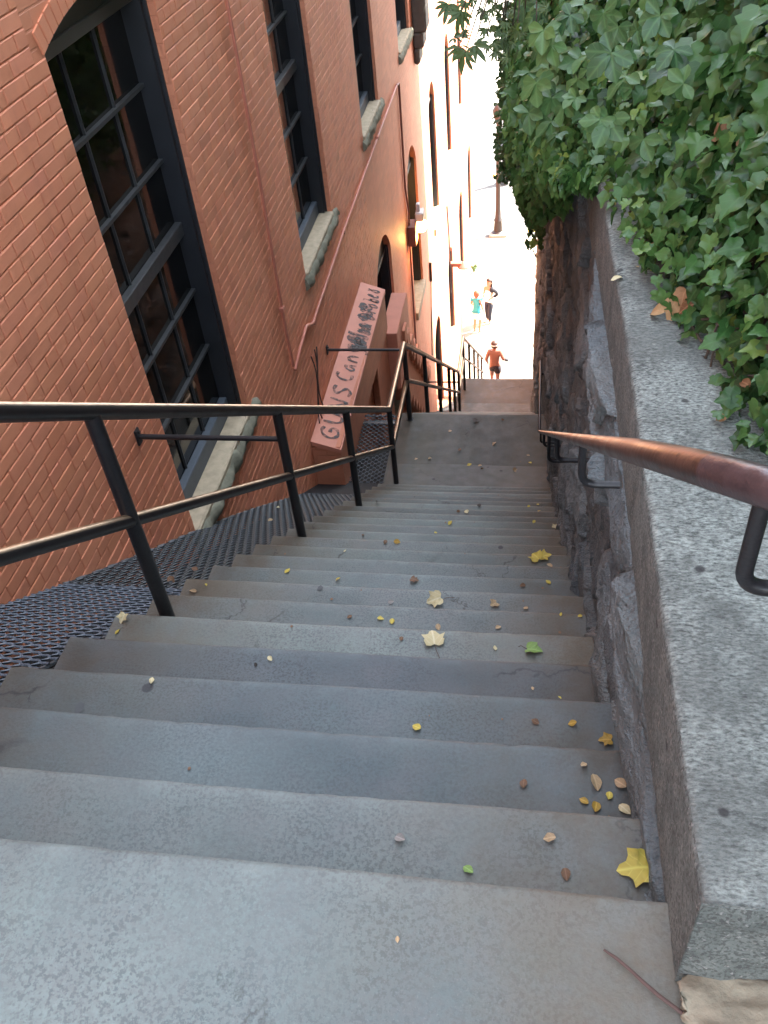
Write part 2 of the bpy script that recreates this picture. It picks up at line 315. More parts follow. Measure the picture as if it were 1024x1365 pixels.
# where a viewing ray meets the stair treads
def on_steps(px, py):
    d = ray(px, py)
    for (yb, yn, z, t) in levels:
        p = d*(z/d[2])
        if p[1] <= yn+.001: return (p, z, levels.index((yb, yn, z, t))) if p[1] >= yb-.02 else ((p*0+[p[0], yb+.02, z]), z, levels.index((yb, yn, z, t)))
    return None

# worn-off flakes and old spots on the treads
def flake(outline, m, name):
    vs = []
    lv = on_steps(*outline[0])
    z = on_steps(sum(p[0] for p in outline)/len(outline), sum(p[1] for p in outline)/len(outline))[1]
    for i, p in enumerate(outline):
        q_ = onz(p[0], p[1], z+.0022); vs.append((q_[0], q_[1], z+.0022-.0))
    part(MB().add(vs, [tuple(range(len(vs)))]), name, m, stairs)
M['spot'] = simple('dark_old_spot', (.085, .095, .10), .7, 0, .3, 60)
flake([(99, 951), (101, 940), (107, 935), (113, 938), (111, 946), (104, 953)], M['spot'], 'old_spot')
flake([(424, 782), (428, 780), (431, 783), (428, 787), (423, 786)], M['spot'], 'old_spot')

# ---------------------------------------------------------------- side well with expanded-metal grating
XW = -2.15
def nose_z(y): return Z0-sl*(y-Y0)
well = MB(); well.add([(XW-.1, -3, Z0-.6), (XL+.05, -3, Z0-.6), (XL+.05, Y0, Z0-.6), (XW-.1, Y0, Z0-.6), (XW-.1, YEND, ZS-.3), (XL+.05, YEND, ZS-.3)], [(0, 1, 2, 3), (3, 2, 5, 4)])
tag(well.build('ground_under_grating', M['wellshade']), None, None, kind='structure')
def grating(name, y0, y1, zf, x0, x1, along_y, cell, rowp, m, label):
    """zigzag strands of expanded metal on the surface z = zf(y)"""
    mb = MB(); w = .0062; h = .0045
    def P(u, v): return (v, u) if along_y else (u, v)
    U0, U1, V0, V1 = (y0, y1, x0, x1) if along_y else (x0, x1, y0, y1)
    nv = int((V1-V0)/rowp); nu = int((U1-U0)/(cell/2))
    for r in range(nv+1):
        pts = []
        for i in range(nu+1):
            u = U0+i*cell/2; s = 1 if ((i//1) % 2 == 0) ^ (r % 2 == 0) else -1
            pts.append((u-cell*.14, V0+rowp*r+s*rowp*.42, s)); pts.append((u+cell*.14, V0+rowp*r+s*rowp*.42, s))
        k = len(mb.v)
        for (u, v, s) in pts:
            u = min(max(u, U0), U1); v = min(max(v, V0), V1)
            for dv, dz in ((-w, .0), (w, .0), (w*.6, -h*2.2)):
                x, y = P(u, v+dv); mb.v.append((x, y, zf(y)+dz+.004*s*(1 if dv > 0 else -.3)))
        for i in range(len(pts)-1):
            a = k+i*3
            for j in range(3): mb.f.append((a+j, a+3+j, a+3+(j+1) % 3, a+(j+1) % 3))
    root = empty(name, ((x0+x1)/2, (y0+y1)/2, zf((y0+y1)/2)), label, 'grating', 'metal gratings between stairs and brick wall')
    part(mb, 'mesh_panel', m, root)
    fr = MB()
    ys = np.linspace(y0, y1, 5)
    for x in (x0+.008, x1-.008): fr.tube([(x, y, zf(y)-.014) for y in ys], .009, 6)
    for y in (y0+.008, y1-.008): fr.tube([(x0, y, zf(y)-.014), (x1, y, zf(y)-.014)], .009, 6)
    part(fr, 'frame', M['grate2'], root)
    return root
gz = lambda y: nose_z(y)-.085+.02*math.sin(y*1.7)
grating('metal_grating', .35, 2.56, gz, XW+.012, XL-.012, False, .10, .023, M['grate'], 'blue-grey expanded metal grating nearest the viewer, slots running across')
grating('metal_grating', 2.58, 6.25, gz, XW+.012, XL-.012, True, .13, .024, M['grate2'], 'long sloping dark metal grating below the big brick wall window')
grating('metal_grating', 6.45, 8.1, lambda y: -5.93, XW+.012, XL-.012, False, .07, .034, M['grate2'], 'level diamond mesh grating beside the first landing under the graffiti ledge')
grating('metal_grating', 8.15, 13.8, lambda y: nose_z(y-1.45)-.35, XW+.012, XL-.012, False, .07, .034, M['grate2'], 'far dark mesh grating behind the railing of the second flight')
cp = MB()
for i in range(12): cp.tube([(-1.66+.012*(i % 2), 12.2+.06*i, -8.95-.05*i-.04), (-1.58, 12.2+.06*i, -8.95-.05*i), (-1.66, 12.24+.06*i, -8.95-.05*i-.04)], .022, 6)
cp.tube([(-1.64, 12.15, -8.99), (-1.64, 12.95, -9.55)], .035, 8)
tag(cp.build('flexible_hose', M['sill']), 'pale ribbed flexible hose behind the railing posts of the second flight', 'hose')

# ---------------------------------------------------------------- brick building
bld = empty('brick_building', (XW, 5, ZS), 'long salmon painted brick building with tall arched windows left of the stairs', 'building')
YB0, YB1 = -3.0, 31.0
def arch(y0, y1, zs, rise, n=10):
    w = (y1-y0)/2; r = (w*w+rise*rise)/(2*rise); cz = zs+rise-r; a0 = math.asin(min(1, w/r)) if rise < w else math.pi-math.asin(min(1, w/r))
    return [((y0+y1)/2+r*math.sin(-a0+2*a0*i/n), cz+r*math.cos(-a0+2*a0*i/n)) for i in range(n+1)]
up = [(3.97+3.57*k, 3.97+3.57*k+1.38, -3.88, -.97, .13) for k in range(-1, 8)]
midr = [(11.05+3.57*k, 12.45+3.57*k-.1*k, -8.35, -5.95, .42) for k in range(0, 5)]
low = [(17.2+3.57*k, 18.5+3.57*k, -13.0, -10.75, .38) for k in range(0, 4)]
wall = MB()
def band(z0, z1, ops):
    y = YB0
    for (a, b, zb, zs, ri) in ops:
        wall.add([(XW, y, z0), (XW, a, z0), (XW, a, z1), (XW, y, z1)], [(0, 1, 2, 3)])
        wall.add([(XW, a, z0), (XW, b, z0), (XW, b, zb), (XW, a, zb)], [(0, 1, 2, 3)])
        ar = arch(a, b, zs, ri)
        for (p, q) in zip(ar[:-1], ar[1:]): wall.add([(XW, p[0], p[1]), (XW, q[0], q[1]), (XW, q[0], z1), (XW, p[0], z1)], [(0, 1, 2, 3)])
        ring = [(a, zb)]+ar+[(b, zb)]; d = .36
        n = len(ring); vs = [(XW, p[0], p[1]) for p in ring]+[(XW-d, p[0], p[1]) for p in ring]
        wall.add(vs, [(i, i+n, (i+1) % n+n, (i+1) % n) for i in range(n)])
        y = b
    wall.add([(XW, y, z0), (XW, YB1, z0), (XW, YB1, z1), (XW, y, z1)], [(0, 1, 2, 3)])
band(-4.6, 2.2, up); band(-9.4, -4.6, midr); band(ZS-.4, -9.4, low)
wall.add([(XW, YB1, ZS-.4), (XW-9, YB1, ZS-.4), (XW-9, YB1, 2.2), (XW, YB1, 2.2)], [(0, 1, 2, 3)])
wall.add([(XW, YB0, ZS-.4), (XW-9, YB0, ZS-.4), (XW-9, YB0, 2.2), (XW, YB0, 2.2)], [(3, 2, 1, 0)])
wall_o = part(wall, 'wall', M['brickwall'], bld)
part(MB().box(XW-9, XW+.12, YB0-.1, YB1+.1, 2.2, 2.5, .03), 'roof', M['corbel'], bld)
# individually laid bricks on the stretch one can look at closely
bk = MB(); tone = []
ROW = .0720; BL = .205
bx = ((1, 0, 0), (0, 0, 0))
def brick(y0, y1, z0, z1, tn):
    if y1-y0 < .02: return
    g = .0028; y0 += g; y1 -= g; z0 += g; z1 -= g; x0 = XW-.004; x1 = XW+.005+random.uniform(-.001, .0014); b = .0045
    j = lambda: random.uniform(-.0022, .0022)
    k = len(bk.v)
    bk.v += [(x0, y0+j(), z0+j()), (x0, y1+j(), z0+j()), (x0, y1+j(), z1+j()), (x0, y0+j(), z1+j()), (x1-.003, y0, z0), (x1-.003, y1, z0), (x1-.003, y1, z1), (x1-.003, y0, z1),
             (x1, y0+b+j(), z0+b+j()), (x1, y1-b+j(), z0+b+j()), (x1, y1-b+j(), z1-b+j()), (x1, y0+b+j(), z1-b+j())]
    for a in (0, 4):
        for i in range(4): bk.f.append((k+a+i, k+a+(i+1) % 4, k+a+4+(i+1) % 4, k+a+4+i))
    bk.f.append((k+8, k+9, k+10, k+11)); tone.extend([tn]*12)
YN1 = 10.9
nrow = int((0.75+6.6)/ROW)
for r in range(nrow):
    z = -6.6+r*ROW; header = r % 6 == 3; L = BL/2+.004 if header else BL+.008
    y = -.6+(L*.5 if r % 2 else 0)+random.uniform(-.006, .006)+(.05 if header else 0)
    wob = 0
    while y < YN1:
        ya, yb = y, min(y+L+random.uniform(-.006, .006), YN1); y = yb
        if z+ROW < gz(max(ya, .3))-.35 and ya < 6.3: continue
        segs = [(ya, yb)]
        for (a, b, zb, zs, ri) in up:
            ns = []
            top = zs+ri+.11
            for (p, q) in segs:
                zmid = z+ROW/2
                if z+ROW <= zb+.002 or z > top: ns.append((p, q)); continue
                if z+ROW <= zs: e0, e1 = a, b
                else: e0, e1 = a-.11, b+.11
                if q <= e0 or p >= e1: ns.append((p, q)); continue
                if p < e0: ns.append((p, e0))
                if q > e1: ns.append((e1, q))
            segs = ns
        for (p, q) in segs:
            t = random.gauss(1, .04)*(.86 if random.random() < .05 else 1); brick(p, q, z, z+ROW, (t, t*random.gauss(1, .012), t*random.gauss(1, .02), 1))
for (a, b, zb, zs, ri) in up[:4]:      # rowlock arch rings
    ar = arch(a-.02, b+.02, zs-.004, ri, 20)
    for i in range(20):
        p, q = ar[i], ar[i+1]; dy, dz = q[0]-p[0], q[1]-p[1]; ln = math.hypot(dy, dz); nyy, nzz = -dz/ln, dy/ln
        if ln > .0:
            k = len(bk.v); g = .06
            P0 = [(p[0]+dy*g, p[1]+dz*g), (q[0]-dy*g, q[1]-dz*g)]
            outer = [(u+nyy*.1, v+nzz*.1) for u, v in P0]
            qd = [P0[0], P0[1], outer[1], outer[0]]
            bk.v += [(XW-.004, u, v) for u, v in qd]+[(XW+.008, u, v) for u, v in qd]
            for i2 in range(4): bk.f.append((k+i2, k+(i2+1) % 4, k+4+(i2+1) % 4, k+4+i2))
            bk.f.append((k+4, k+5, k+6, k+7)); t = random.gauss(1, .04); tone.extend([(t, t, t, 1)]*8)
bko = part(bk, 'brick_facing', M['brick'], bld)
ca = bko.data.color_attributes.new('tone', 'FLOAT_COLOR', 'POINT'); ca.data.foreach_set('color', np.array(tone, dtype=np.float32).ravel())
# windows
def window(a, b, zb, zs, ri, detail):
    GX = XW-.185; fr = MB(); th = .05; ar = arch(a, b, zs, ri)
    # reveal frame : jambs, head, arch board
    fr.box(XW-.30, XW-.06, a, a+th, zb, zs+.02); fr.box(XW-.30, XW-.06, b-th, b, zb, zs+.02)
    fr.box(XW-.295, XW-.04, b-.014, b+.0, zb, zs+.01)
    fo = part(fr, 'window', M['frame'], bld)
    pn = MB(); n = len(ar); vs = [(XW-.10, p[0], p[1]) for p in ar]+[(XW-.10, b, zs-.02), (XW-.10, a, zs-.02)]; pn.add(vs, [tuple(range(n+2))])
    pn.box(XW-.29, XW-.085, a, b, zs-.08, zs-.015, .006)
    subpart(pn, 'arch_board', M['panel'], fo)
    g = MB(); g.add([(GX, a, zb), (GX, b, zb), (GX, b, zs), (GX, a, zs)], [(0, 1, 2, 3)]); subpart(g, 'pane', M['glass'], fo)
    if detail:
        H = zs-.08-(zb+.16); y0, y1 = a+th, b-th; mb = MB()
        for i in range(1, 6):
            z = zb+.16+H*i/6
            if i == 3: mb.box(GX, GX+.05, y0, y1, z-.045, z+.045, .004)
            else: mb.box(GX, GX+.03, y0, y1, z-.011, z+.011)
        for i in (1, 2): mb.box(GX, GX+.016, y0+(y1-y0)*i/3-.005, y0+(y1-y0)*i/3+.005, zb+.1, zs-.08)
        subpart(mb, 'muntins', M['muntin'], fo)
        br = MB(); br.box(GX, GX+.06, y0, y1, zb+.0, zb+.15, .006); subpart(br, 'bottom_rail', M['frameg'], fo)
    return fo
for i, w in enumerate(up): window(*w, detail=i in (1, 2, 3, 4))
for w in midr+low: window(*w, detail=False)
def rough_sill(a, b, zb):
    s = MB(); s.box(XW-.13, XW+.03, a-.0, b+.0, zb-.16, zb+.02, .012)
    o = part(s, 'sill', M['sill'], bld)
    r = MB(); nx = 44; pr = 9; L = b-a+.26
    for i in range(nx+1):
        y = a-.06+L*i/nx; e = min(i, nx-i)
        for j in range(pr):
            t = j/(pr-1); ang = t*math.pi*.95
            rad = .075+nz(y*9, t*3, 3)*.03+nz(y*30, t*8, 5)*.014; rad *= (1 if e > 1 else .8)
            r.v.append((XW-.02+rad*math.sin(ang)*1.05, y+nz(t*9, y*20, 2)*.006, zb-.085+rad*1.15*math.cos(ang)))
    for i in range(nx):
        for j in range(pr-1): q = i*pr+j; r.f.append((q, q+pr, q+pr+1, q+1))
    r.f.append(tuple(range(pr))); r.f.append(tuple(nx*pr+j for j in reversed(range(pr))))
    q = r.build('rough_edge', M['sillrough'], None, True); bpy.context.view_layer.update(); q.parent = o; q.matrix_parent_inverse = o.matrix_world.inverted()
for (a, b, zb, zs, ri) in up[1:5]: rough_sill(a, b, zb)
for (a, b, zb, zs, ri) in midr[:3]: part(MB().box(XW-.2, XW+.05, a-.03, b+.03, zb-.14, zb+.02, .01), 'sill', M['sill'], bld)
# raked ledge with the graffiti, recess and stepped brick corbel
gl = empty('graffiti_ledge', (XW, 8.3, -5.4), 'salmon ledge with black spray graffiti jutting from the brick wall', 'ledge')
xo = -1.84
cap = MB().add([(XW+.01, 6.75, -5.28), (xo, 6.75, -5.38), (xo, 9.98, -5.36), (XW+.01, 9.98, -5.25), (XW+.01, 6.75, -5.33), (xo, 6.75, -5.43), (xo, 9.98, -5.41), (XW+.01, 9.98, -5.30)],
               [(0, 1, 2, 3), (7, 6, 5, 4), (0, 4, 5, 1), (1, 5, 6, 2), (2, 6, 7, 3)])
capo = part(cap, 'cap', M['stucco'], gl)
bd = MB().box(XW+.009, xo-.012, 6.765, 9.97, -5.90, -5.36); bd.box(XW+.009, xo-.012, 6.762, 7.15, -6.3, -5.905)
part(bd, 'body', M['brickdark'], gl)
# sprayed writing, as thick strokes lying on the cap
STROKES = {'G': [[(.8, .85), (.4, 1), (.05, .7), (.02, .3), (.35, 0), (.8, .15), (.85, .5), (.45, .5)]], 'U': [[(.05, 1), (.08, .25), (.4, 0), (.75, .2), (.85, 1)], [(.85, 1), (.9, .0)]],
 'N': [[(.05, 0), (.08, 1)], [(.08, 1), (.35, .55), (.75, 0)], [(.75, 0), (.85, 1)]], 'S': [[(.85, .9), (.4, 1), (.1, .75), (.5, .5), (.85, .25), (.5, 0), (.1, .1)]], 'C': [[(.85, .9), (.4, 1), (.05, .55), (.3, .05), (.85, .1)]],
 'a': [[(.7, .6), (.3, .6), (.1, .2), (.4, 0), (.75, .5), (.8, 0)]], 'n': [[(.1, 0), (.15, .6)], [(.15, .45), (.5, .65), (.7, .4), (.75, 0)]], 'y': [[(.1, .6), (.35, .1), (.7, .1)], [(.75, .65), (.6, -.35), (.1, -.4)]],
 'm': [[(.05, 0), (.1, .6), (.3, .6), (.4, .05), (.45, .55), (.75, .6), (.85, 0)]], 'd': [[(.7, .5), (.3, .6), (.1, .2), (.4, 0), (.75, .2), (.8, 1.1)]], 'o': [[(.5, .6), (.15, .4), (.2, .05), (.6, 0), (.8, .35), (.5, .6)]],
 'D': [[(.1, 0), (.15, 1)], [(.0, 1), (.6, .95), (.9, .5), (.6, .05), (.1, 0)]], 'I': [[(.3, 0), (.35, 1)]], '1': [[(.2, .75), (.5, 1), (.5, 0)]], '8': [[(.5, 1), (.2, .75), (.5, .5), (.85, .25), (.5, 0), (.15, .25), (.5, .5), (.8, .8), (.5, 1)]], 'e': [[(.15, .35), (.8, .4), (.5, .65), (.15, .35), (.3, 0), (.8, .1)]],
 'l': [[(.3, 1.1), (.35, 0)]], '.': [[(.3, 0), (.4, .05)]]}
wr = MB()
def cap_pt(u, v):    # u along y (metres from near end), v across 0 (outer) .. 1 (wall)
    y = 6.75+u; x = xo+(XW+.01-xo)*v; z = -5.378+(y-6.75)/3.23*.02+.1*v; return (x, y, z+.004)
def write(txt, u0, adv, hgt, v0, th, tall=1):
    u = u0
    for ch in txt:
        for st in STROKES.get(ch, []):
            pts = []
            for (p, q) in zip(st[:-1], st[1:]):
                for t in (0, .34, .67): pts.append((p[0]+(q[0]-p[0])*t, p[1]+(q[1]-p[1])*t))
            pts.append(st[-1])
            for _ in range(2): pts = [pts[0]]+[((pts[i-1][0]+2*pts[i][0]+pts[i+1][0])/4, (pts[i-1][1]+2*pts[i][1]+pts[i+1][1])/4) for i in range(1, len(pts)-1)]+[pts[-1]]
            P = [(u+p[0]*adv*.85, v0+p[1]*hgt) for p in pts]; k = len(wr.v)
            for i, (a, c) in enumerate(P):
                pa = P[max(i-1, 0)]; pb = P[min(i+1, len(P)-1)]; du = (pb[0]-pa[0]); dv = (pb[1]-pa[1])*.31; l = math.hypot(du, dv)+1e-6
                wv = th*(1+.3*math.sin(i*1.3)); nu, nv = -dv/l*wv, du/l*wv/.31
                wr.v += [cap_pt(a+nu, c+nv), cap_pt(a-nu, c-nv)]
            for i in range(len(P)-1): wr.f.append((k+2*i, k+2*i+1, k+2*i+3, k+2*i+2))
        u += adv
write('GUNS', .12, .24, .62, .18, .016); write('Cany', 1.12, .19, .6, .25, .016); write('mdon', 1.85, .13, .7, .12, .026); write('DIoo', 2.45, .13, .6, .1, .015); write('1e8', 2.82, .12, .7, .15, .016)
for q in range(14):
    u = 1.75+random.random()*.95; v = .15+random.random()*.6; wl = .05+random.random()*.09; k = len(wr.v); n = 12
    for i in range(n):
        a = 2*math.pi*i/n; rr = wl*(1+.35*nz(q*3, i*.9, 2)); wr.v.append(cap_pt(u+rr*math.cos(a)*.7, min(.97, max(.03, v+rr*math.sin(a)*1.6)))[:2]+(cap_pt(u, v)[2],))
    cx = cap_pt(u, v)
    for i in range(n): x, y, _ = wr.v[k+i]; wr.v[k+i] = (x, y, cap_pt(y-6.75, (x-xo)/(XW+.01-xo))[2]+.0008*q/14)
    wr.f.append(tuple(range(k, k+n)))
def spray():
    m, nt, b = mat('faded_spray_paint'); o = OBJ(nt); b.inputs['Base Color'].default_value = (.07, .068, .066, 1); b.inputs['Roughness'].default_value = .7
    al = RAMP(nt, NZ(nt, o, 16, 5, .65), [(.36, .15), (.54, .78)]); nt.links.new(al, b.inputs['Alpha']); return m
wro = wr.build('graffiti', spray()); bpy.context.view_layer.update(); wro.parent = capo; wro.matrix_parent_inverse = capo.matrix_world.inverted()
# stepped corbel further down
cb = empty('corbel_block', (XW, 12, -7), 'small salmon brick block with stair-stepped corbel behind the graffiti ledge', 'brickwork')
part(MB().box(XW+.009, -1.90, 10.9, 12.1, -7.5, -6.55, .01), 'block', M['stucco'], cb)
stp = MB()
for i in range(10):
    y = 11.2+.27*i; z = -6.75-.26*i; stp.box(XW+.008, -1.86-.006*(i % 2), y+.16, y+.42, z-.30, z-.03, .008); stp.box(XW+.008, -1.93, y+.15, y+.43, z-1.2, z-.301)
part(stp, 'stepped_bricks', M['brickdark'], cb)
dk = MB().box(XW+.006, XW+.10, 9.98, 11.0, -8.6, -5.9, .01)
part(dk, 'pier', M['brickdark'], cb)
# conduits, cables
cd = empty('conduit', (XW, 6.6, -4.3), 'thin salmon painted conduit running down and along the brick wall under the sills', 'conduit')
xc = XW+.025
part(MB().tube([(xc, 6.60, 1.5), (xc, 6.60, -2.7), (xc, 6.57, -3.9), (xc, 6.60, -4.30)], .013, 8), 'vertical_run', M['conduit'], cd, True)
part(MB().tube([(xc+.01, 6.60, -4.34), (xc+.02, 6.72, -4.28), (xc+.02, 7.08, -4.22), (xc+.01, 7.18, -4.23), (xc, 7.45, -4.36), (xc, 9.3, -4.26), (xc, 14.05, -4.16)], .016, 8), 'level_run', M['conduit'], cd, True)
part(MB().tube([(xc, 14.05, -4.16), (xc, 14.3, -4.2), (xc, 14.2, -5.8), (xc, 14.42, -6.3), (xc, 14.28, -6.8), (xc, 14.1, -9.3)], .018, 8), 'drop', M['cablem'], cd, True)
clips = MB()
for (y, z) in ((6.6, -.9), (6.57, -3.7), (7.5, -4.37), (9.3, -4.27), (12, -4.2)): clips.box(XW+.006, xc+.02, y-.03, y+.03, z-.02, z+.02, .004)
part(clips, 'clips', M['conduit'], cd)
cl = MB()
for k in range(3): cl.tube([(XW+.04+.01*k, 7.15+.09*math.sin(t*.7+k)+.05*k, -4.55-.11*t) for t in range(0, 8+k)], .007, 6)
tag(cl.build('hanging_cable', M['cabledark'], None, True), 'loop of loose dark cable hanging on the brick wall below the conduit elbow', 'cable')
# flood lamp
fl = empty('wall_lamp', (XW, 14.5, -6.5), 'lit flood lamp with orange glow on a box by the arched window', 'lamp')
part(MB().box(XW+.005, XW+.14, 14.25, 14.6, -6.85, -6.5, .01), 'junction_box', M['cablem'], fl)
part(MB().box(XW+.12, XW+.26, 14.45, 14.70, -6.50, -6.34, .02).box(XW+.14, XW+.20, 14.5, 14.60, -6.34, -6.2, .01), 'housing', M['white'], fl)
em, nt, b = mat('warm_lamp_glass'); b.inputs['Base Color'].default_value = (1, .75, .4, 1); b.inputs['Emission Color'].default_value = (1, .55, .18, 1); b.inputs['Emission Strength'].default_value = 4
part(MB().lathe((XW+.2, 14.55, -6.6), [(.0, -.11), (.08, -.09), (.12, 0), (.10, .07), (0, .1)], 14), 'bulb', em, fl, True)
pl = bpy.data.lights.new('lamp_light', 'POINT'); pl.energy = 6.0; pl.color = (1, .42, .12); pl.shadow_soft_size = .06
plo = bpy.data.objects.new('lamp_light', pl); COL.objects.link(plo); plo.location = (XW+.22, 14.45, -6.78)
l2 = empty('wall_lamp', (XW, 21.2, -10.7), 'small dark unlit lamp bracket on the sunlit wall above a doorway', 'lamp')
part(MB().box(XW+.005, XW+.32, 21.1, 21.25, -10.72, -10.62, .01), 'arm', M['cablem'], l2); part(MB().lathe((XW+.36, 21.17, -10.72), [(0, .12), (.05, .1), (.17, .0), (.16, -.03), (0, -.03)], 14), 'shade', M['cablem'], l2, True)
tag(MB().tube([(XW+.02, 20.9, -9.0), (XW+.03, 21.0, -9.9), (XW+.02, 21.1, -10.6), (XW+.02, 21.0, -11.4)], .02, 6).build('wire', M['cabledark'], None, True), 'thin dark wire down the sunlit wall to the unlit lamp bracket', 'wire')
tag(MB().tube([(XW+.03, 16.9, -8.9), (XW+.03, 16.6, -9.6), (XW+.03, 16.4, -10.4)], .014, 6).tube([(XW+.03, 16.95, -8.5), (XW+.03, 16.9, -8.9)], .03, 6).build('wire', M['cabledark'], None, True), 'thin dark cable slanting down the wall past the lamp-side window sill', 'wire')
cbk = MB()
for (z0, z1, d) in ((-4.55, -4.3, .10), (-4.3, -4.05, .18), (-4.05, -3.0, .24)): cbk.box(XW+.002, XW+d, 16.45, 17.0, z0, z1, .03)
tag(cbk.build('wall_bracket', M['corbel']), 'dark grey stone bracket high on the brick wall beyond the fourth window', 'bracket')

# ---------------------------------------------------------------- left railing
rl = empty('stair_railing', (-1.311, 2, -2.5), 'black pipe railing with two rails and posts down the left of the stairs', 'railing')
xp = -1.311; hT, hM = .90, .45
def rz(y, h): return nose_z(y)+h
yA, yLa, yLb, yC, yD = .55, 6.725, 7.88, 13.75, 14.95
zA = rz(yLa, 0)
def lineR(h): 
    z1 = rz(yLa, h); z3 = z1-sl*(yC-yLb)
    return [(xp, -1.6, rz(yA, h)), (xp, yA, rz(yA, h)), (xp, yLa, z1), (xp, yLb, z1), (xp, yC, z3), (xp, yD, z3), (xp, YEND-.1, z3-sl*(YEND-.1-yD))]
def rz2(y, h):
    P = lineR(h)
    for a, b in zip(P[:-1], P[1:]):
        if a[1] <= y <= b[1]: return a[2]+(b[2]-a[2])*(y-a[1])/(b[1]-a[1])
part(MB().tube(lineR(hT), .029, 16), 'top_rail', M['rail'], rl, True)
part(MB().tube(lineR(hM), .025, 14), 'mid_rail', M['rail'], rl, True)
def ground_z(y):
    for (yb, yn, z, t) in levels:
        if y <= yn: return z
    return ZS
for y in (-1.2, .55, 2.022, 3.648, 5.09, 6.725, 7.88, 9.35, 10.8, 12.1, 12.9, 13.75, 14.95, 16.3, 17.7, 19.0, 20.4):
    part(MB().tube([(xp, y, ground_z(y)-.02), (xp, y, rz2(y, hT)-.01)], .027, 14), 'post', M['black'], rl, True)
    if y < 8: part(MB().lathe((xp, y, ground_z(y)+.0), [(.0, .006), (.042, .006), (.042, .0)], 14), 'base_flange', M['black'], rl)
for (y, z) in ((3.648, -2.84), (7.88, -4.93), (13.75, -9.3)):
    br = MB().tube([(xp, y, z), (XW+.02, y, z)], .015, 10)
    part(br, 'wall_brace', M['black'], rl, True)
    part(MB().box(XW+.008, XW+.022, y-.025, y+.025, z-.05, z+.05, .004).tube([(XW+.02, y, z+.03), (XW+.034, y, z+.03)], .009, 8), 'brace_plate', M['black'], rl)
# ---------------------------------------------------------------- right handrail
hr = empty('wall_handrail', (.09, 2, -1.5), 'brown worn pipe handrail on curved black brackets along the stone wall', 'handrail')
xh = .10
def hz(y): return -.30-(y-.366)*.7547
zt = hz(.345)
far = lambda y: hz(6.6)
def at_depth(px, py, dd): return ray(px, py)*(dd/f_)
cA = Vector((xh, .78, hz(.78))); cB = Vector((xh, .405, hz(.405))); cC = Vector(at_depth(1090, 672, .50)); curve = [cA*(1-t)**2+cB*2*t*(1-t)+cC*t*t for t in [i/24 for i in range(25)]]
pts = curve[:16][::-1]+[(xh, y, hz(y)) for y in (1, 2, 3, 4, 5, 6)]+[(xh, 6.75, hz(6.75))]
zz1 = hz(6.75); zz3 = zz1-sl*(13.6-7.95)
pts2 = [(xh, 6.75, zz1), (xh, 7.95, zz1), (xh+.01, 13.6, zz3), (xh-.03, 15.1, zz3), (xh-.03, 20.6, zz3-sl*5.5)]
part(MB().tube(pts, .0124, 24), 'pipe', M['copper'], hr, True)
part(MB().tube(pts2, .015, 12), 'lower_pipe', M['black'], hr, True)
cD = cC+(cC-curve[-2]).normalized()*.5
part(MB().tube([curve[14]]+curve[15:]+[cD], [.0126]+[.0126]*11, 32), 'end_section', M['ferrule'], hr, True)
def jbracket(y, z, drop, r=.0065, reach=.17):
    P = [(xh, y, z)]+bend((xh, y, z), (xh+.002, y, z-drop), (xh+reach, y, z-drop), .03, 6)+[(xh+reach, y, z-drop)]
    part(MB().tube(P, r, 12), 'bracket', M['black'], hr, True)
jbracket(1.32, hz(1.32)-.005, .10, .0075, .075)
for y in (2.5, 3.5, 4.7, 6.0): jbracket(y, hz(y)-.01, .10 if y != 3.5 else .16, .009)
for y in (8.5, 10.2, 12): jbracket(y, zz1-sl*max(0, y-7.95), .12, .012)
jbracket(15.3, zz3-.1, .15, .015)
# near bracket : a hooked arm off the pipe to a short post standing on the coping
q0 = min(curve, key=lambda c: abs((512+f_*float(np.dot(c, Xv))/float(np.dot(c, Wv)))-1019)); q0 = Vector(q0); q1 = q0+Vector((0, 0, -.086)); q2 = q1+Vector((.27, .0, .0))
part(MB().tube([q0]+bend(q0, q1, q2, .018, 7)+[q2], .0056, 14), 'bracket', M['black'], hr, True)
part(MB().tube([q2+Vector((0, 0, .1)), (q2.x, q2.y, -1.5)], .012, 12), 'bracket_post', M['black'], hr, True)

# ---------------------------------------------------------------- right stone wall
def hashv(ix, iy, k): return np.modf(np.abs(np.sin(ix*127.1+iy*311.7+k*74.7)*43758.5453))[0]
def vor(u, v):
    iu, iv = np.floor(u), np.floor(v); d1 = np.full(u.shape, 9.); d2 = d1.copy(); idn = np.zeros(u.shape); tl = np.zeros(u.shape)
    for a in (-1, 0, 1):
        for b in (-1, 0, 1):
            cu, cv = iu+a, iv+b; px = cu+.15+.7*hashv(cu, cv, 1); py = cv+.15+.7*hashv(cu, cv, 2); d = np.hypot(u-px, v-py); h = hashv(cu, cv, 3)
            m = d < d1; d2 = np.where(m, d1, np.minimum(d2, d)); idn = np.where(m, h, idn); tl = np.where(m, (u-px)*(hashv(cu, cv, 5)-.5)+(v-py)*(hashv(cu, cv, 6)-.5), tl); d1 = np.where(m, d, d1)
    return d1, d2, idn, tl
def vn(u, v, o=4):
    s = np.zeros(u.shape); amp = 1.
    for k in range(o):
        iu, iv = np.floor(u), np.floor(v); fu, fv = u-iu, v-iv; fu = fu*fu*(3-2*fu); fv = fv*fv*(3-2*fv)
        a = hashv(iu, iv, k); b = hashv(iu+1, iv, k); c = hashv(iu, iv+1, k); d = hashv(iu+1, iv+1, k)
        s += amp*((a*(1-fu)+b*fu)*(1-fv)+(c*(1-fu)+d*fu)*fv-.5); u, v, amp = u*2.03+7, v*2.03+3, amp*.52
    return s
def wall_x(y): return np.interp(y, [0, 3, 6.8, 9, 12, 18.4, 22], [.245, .235, .235, .13, .09, .09, .09])
ZC = -1.365
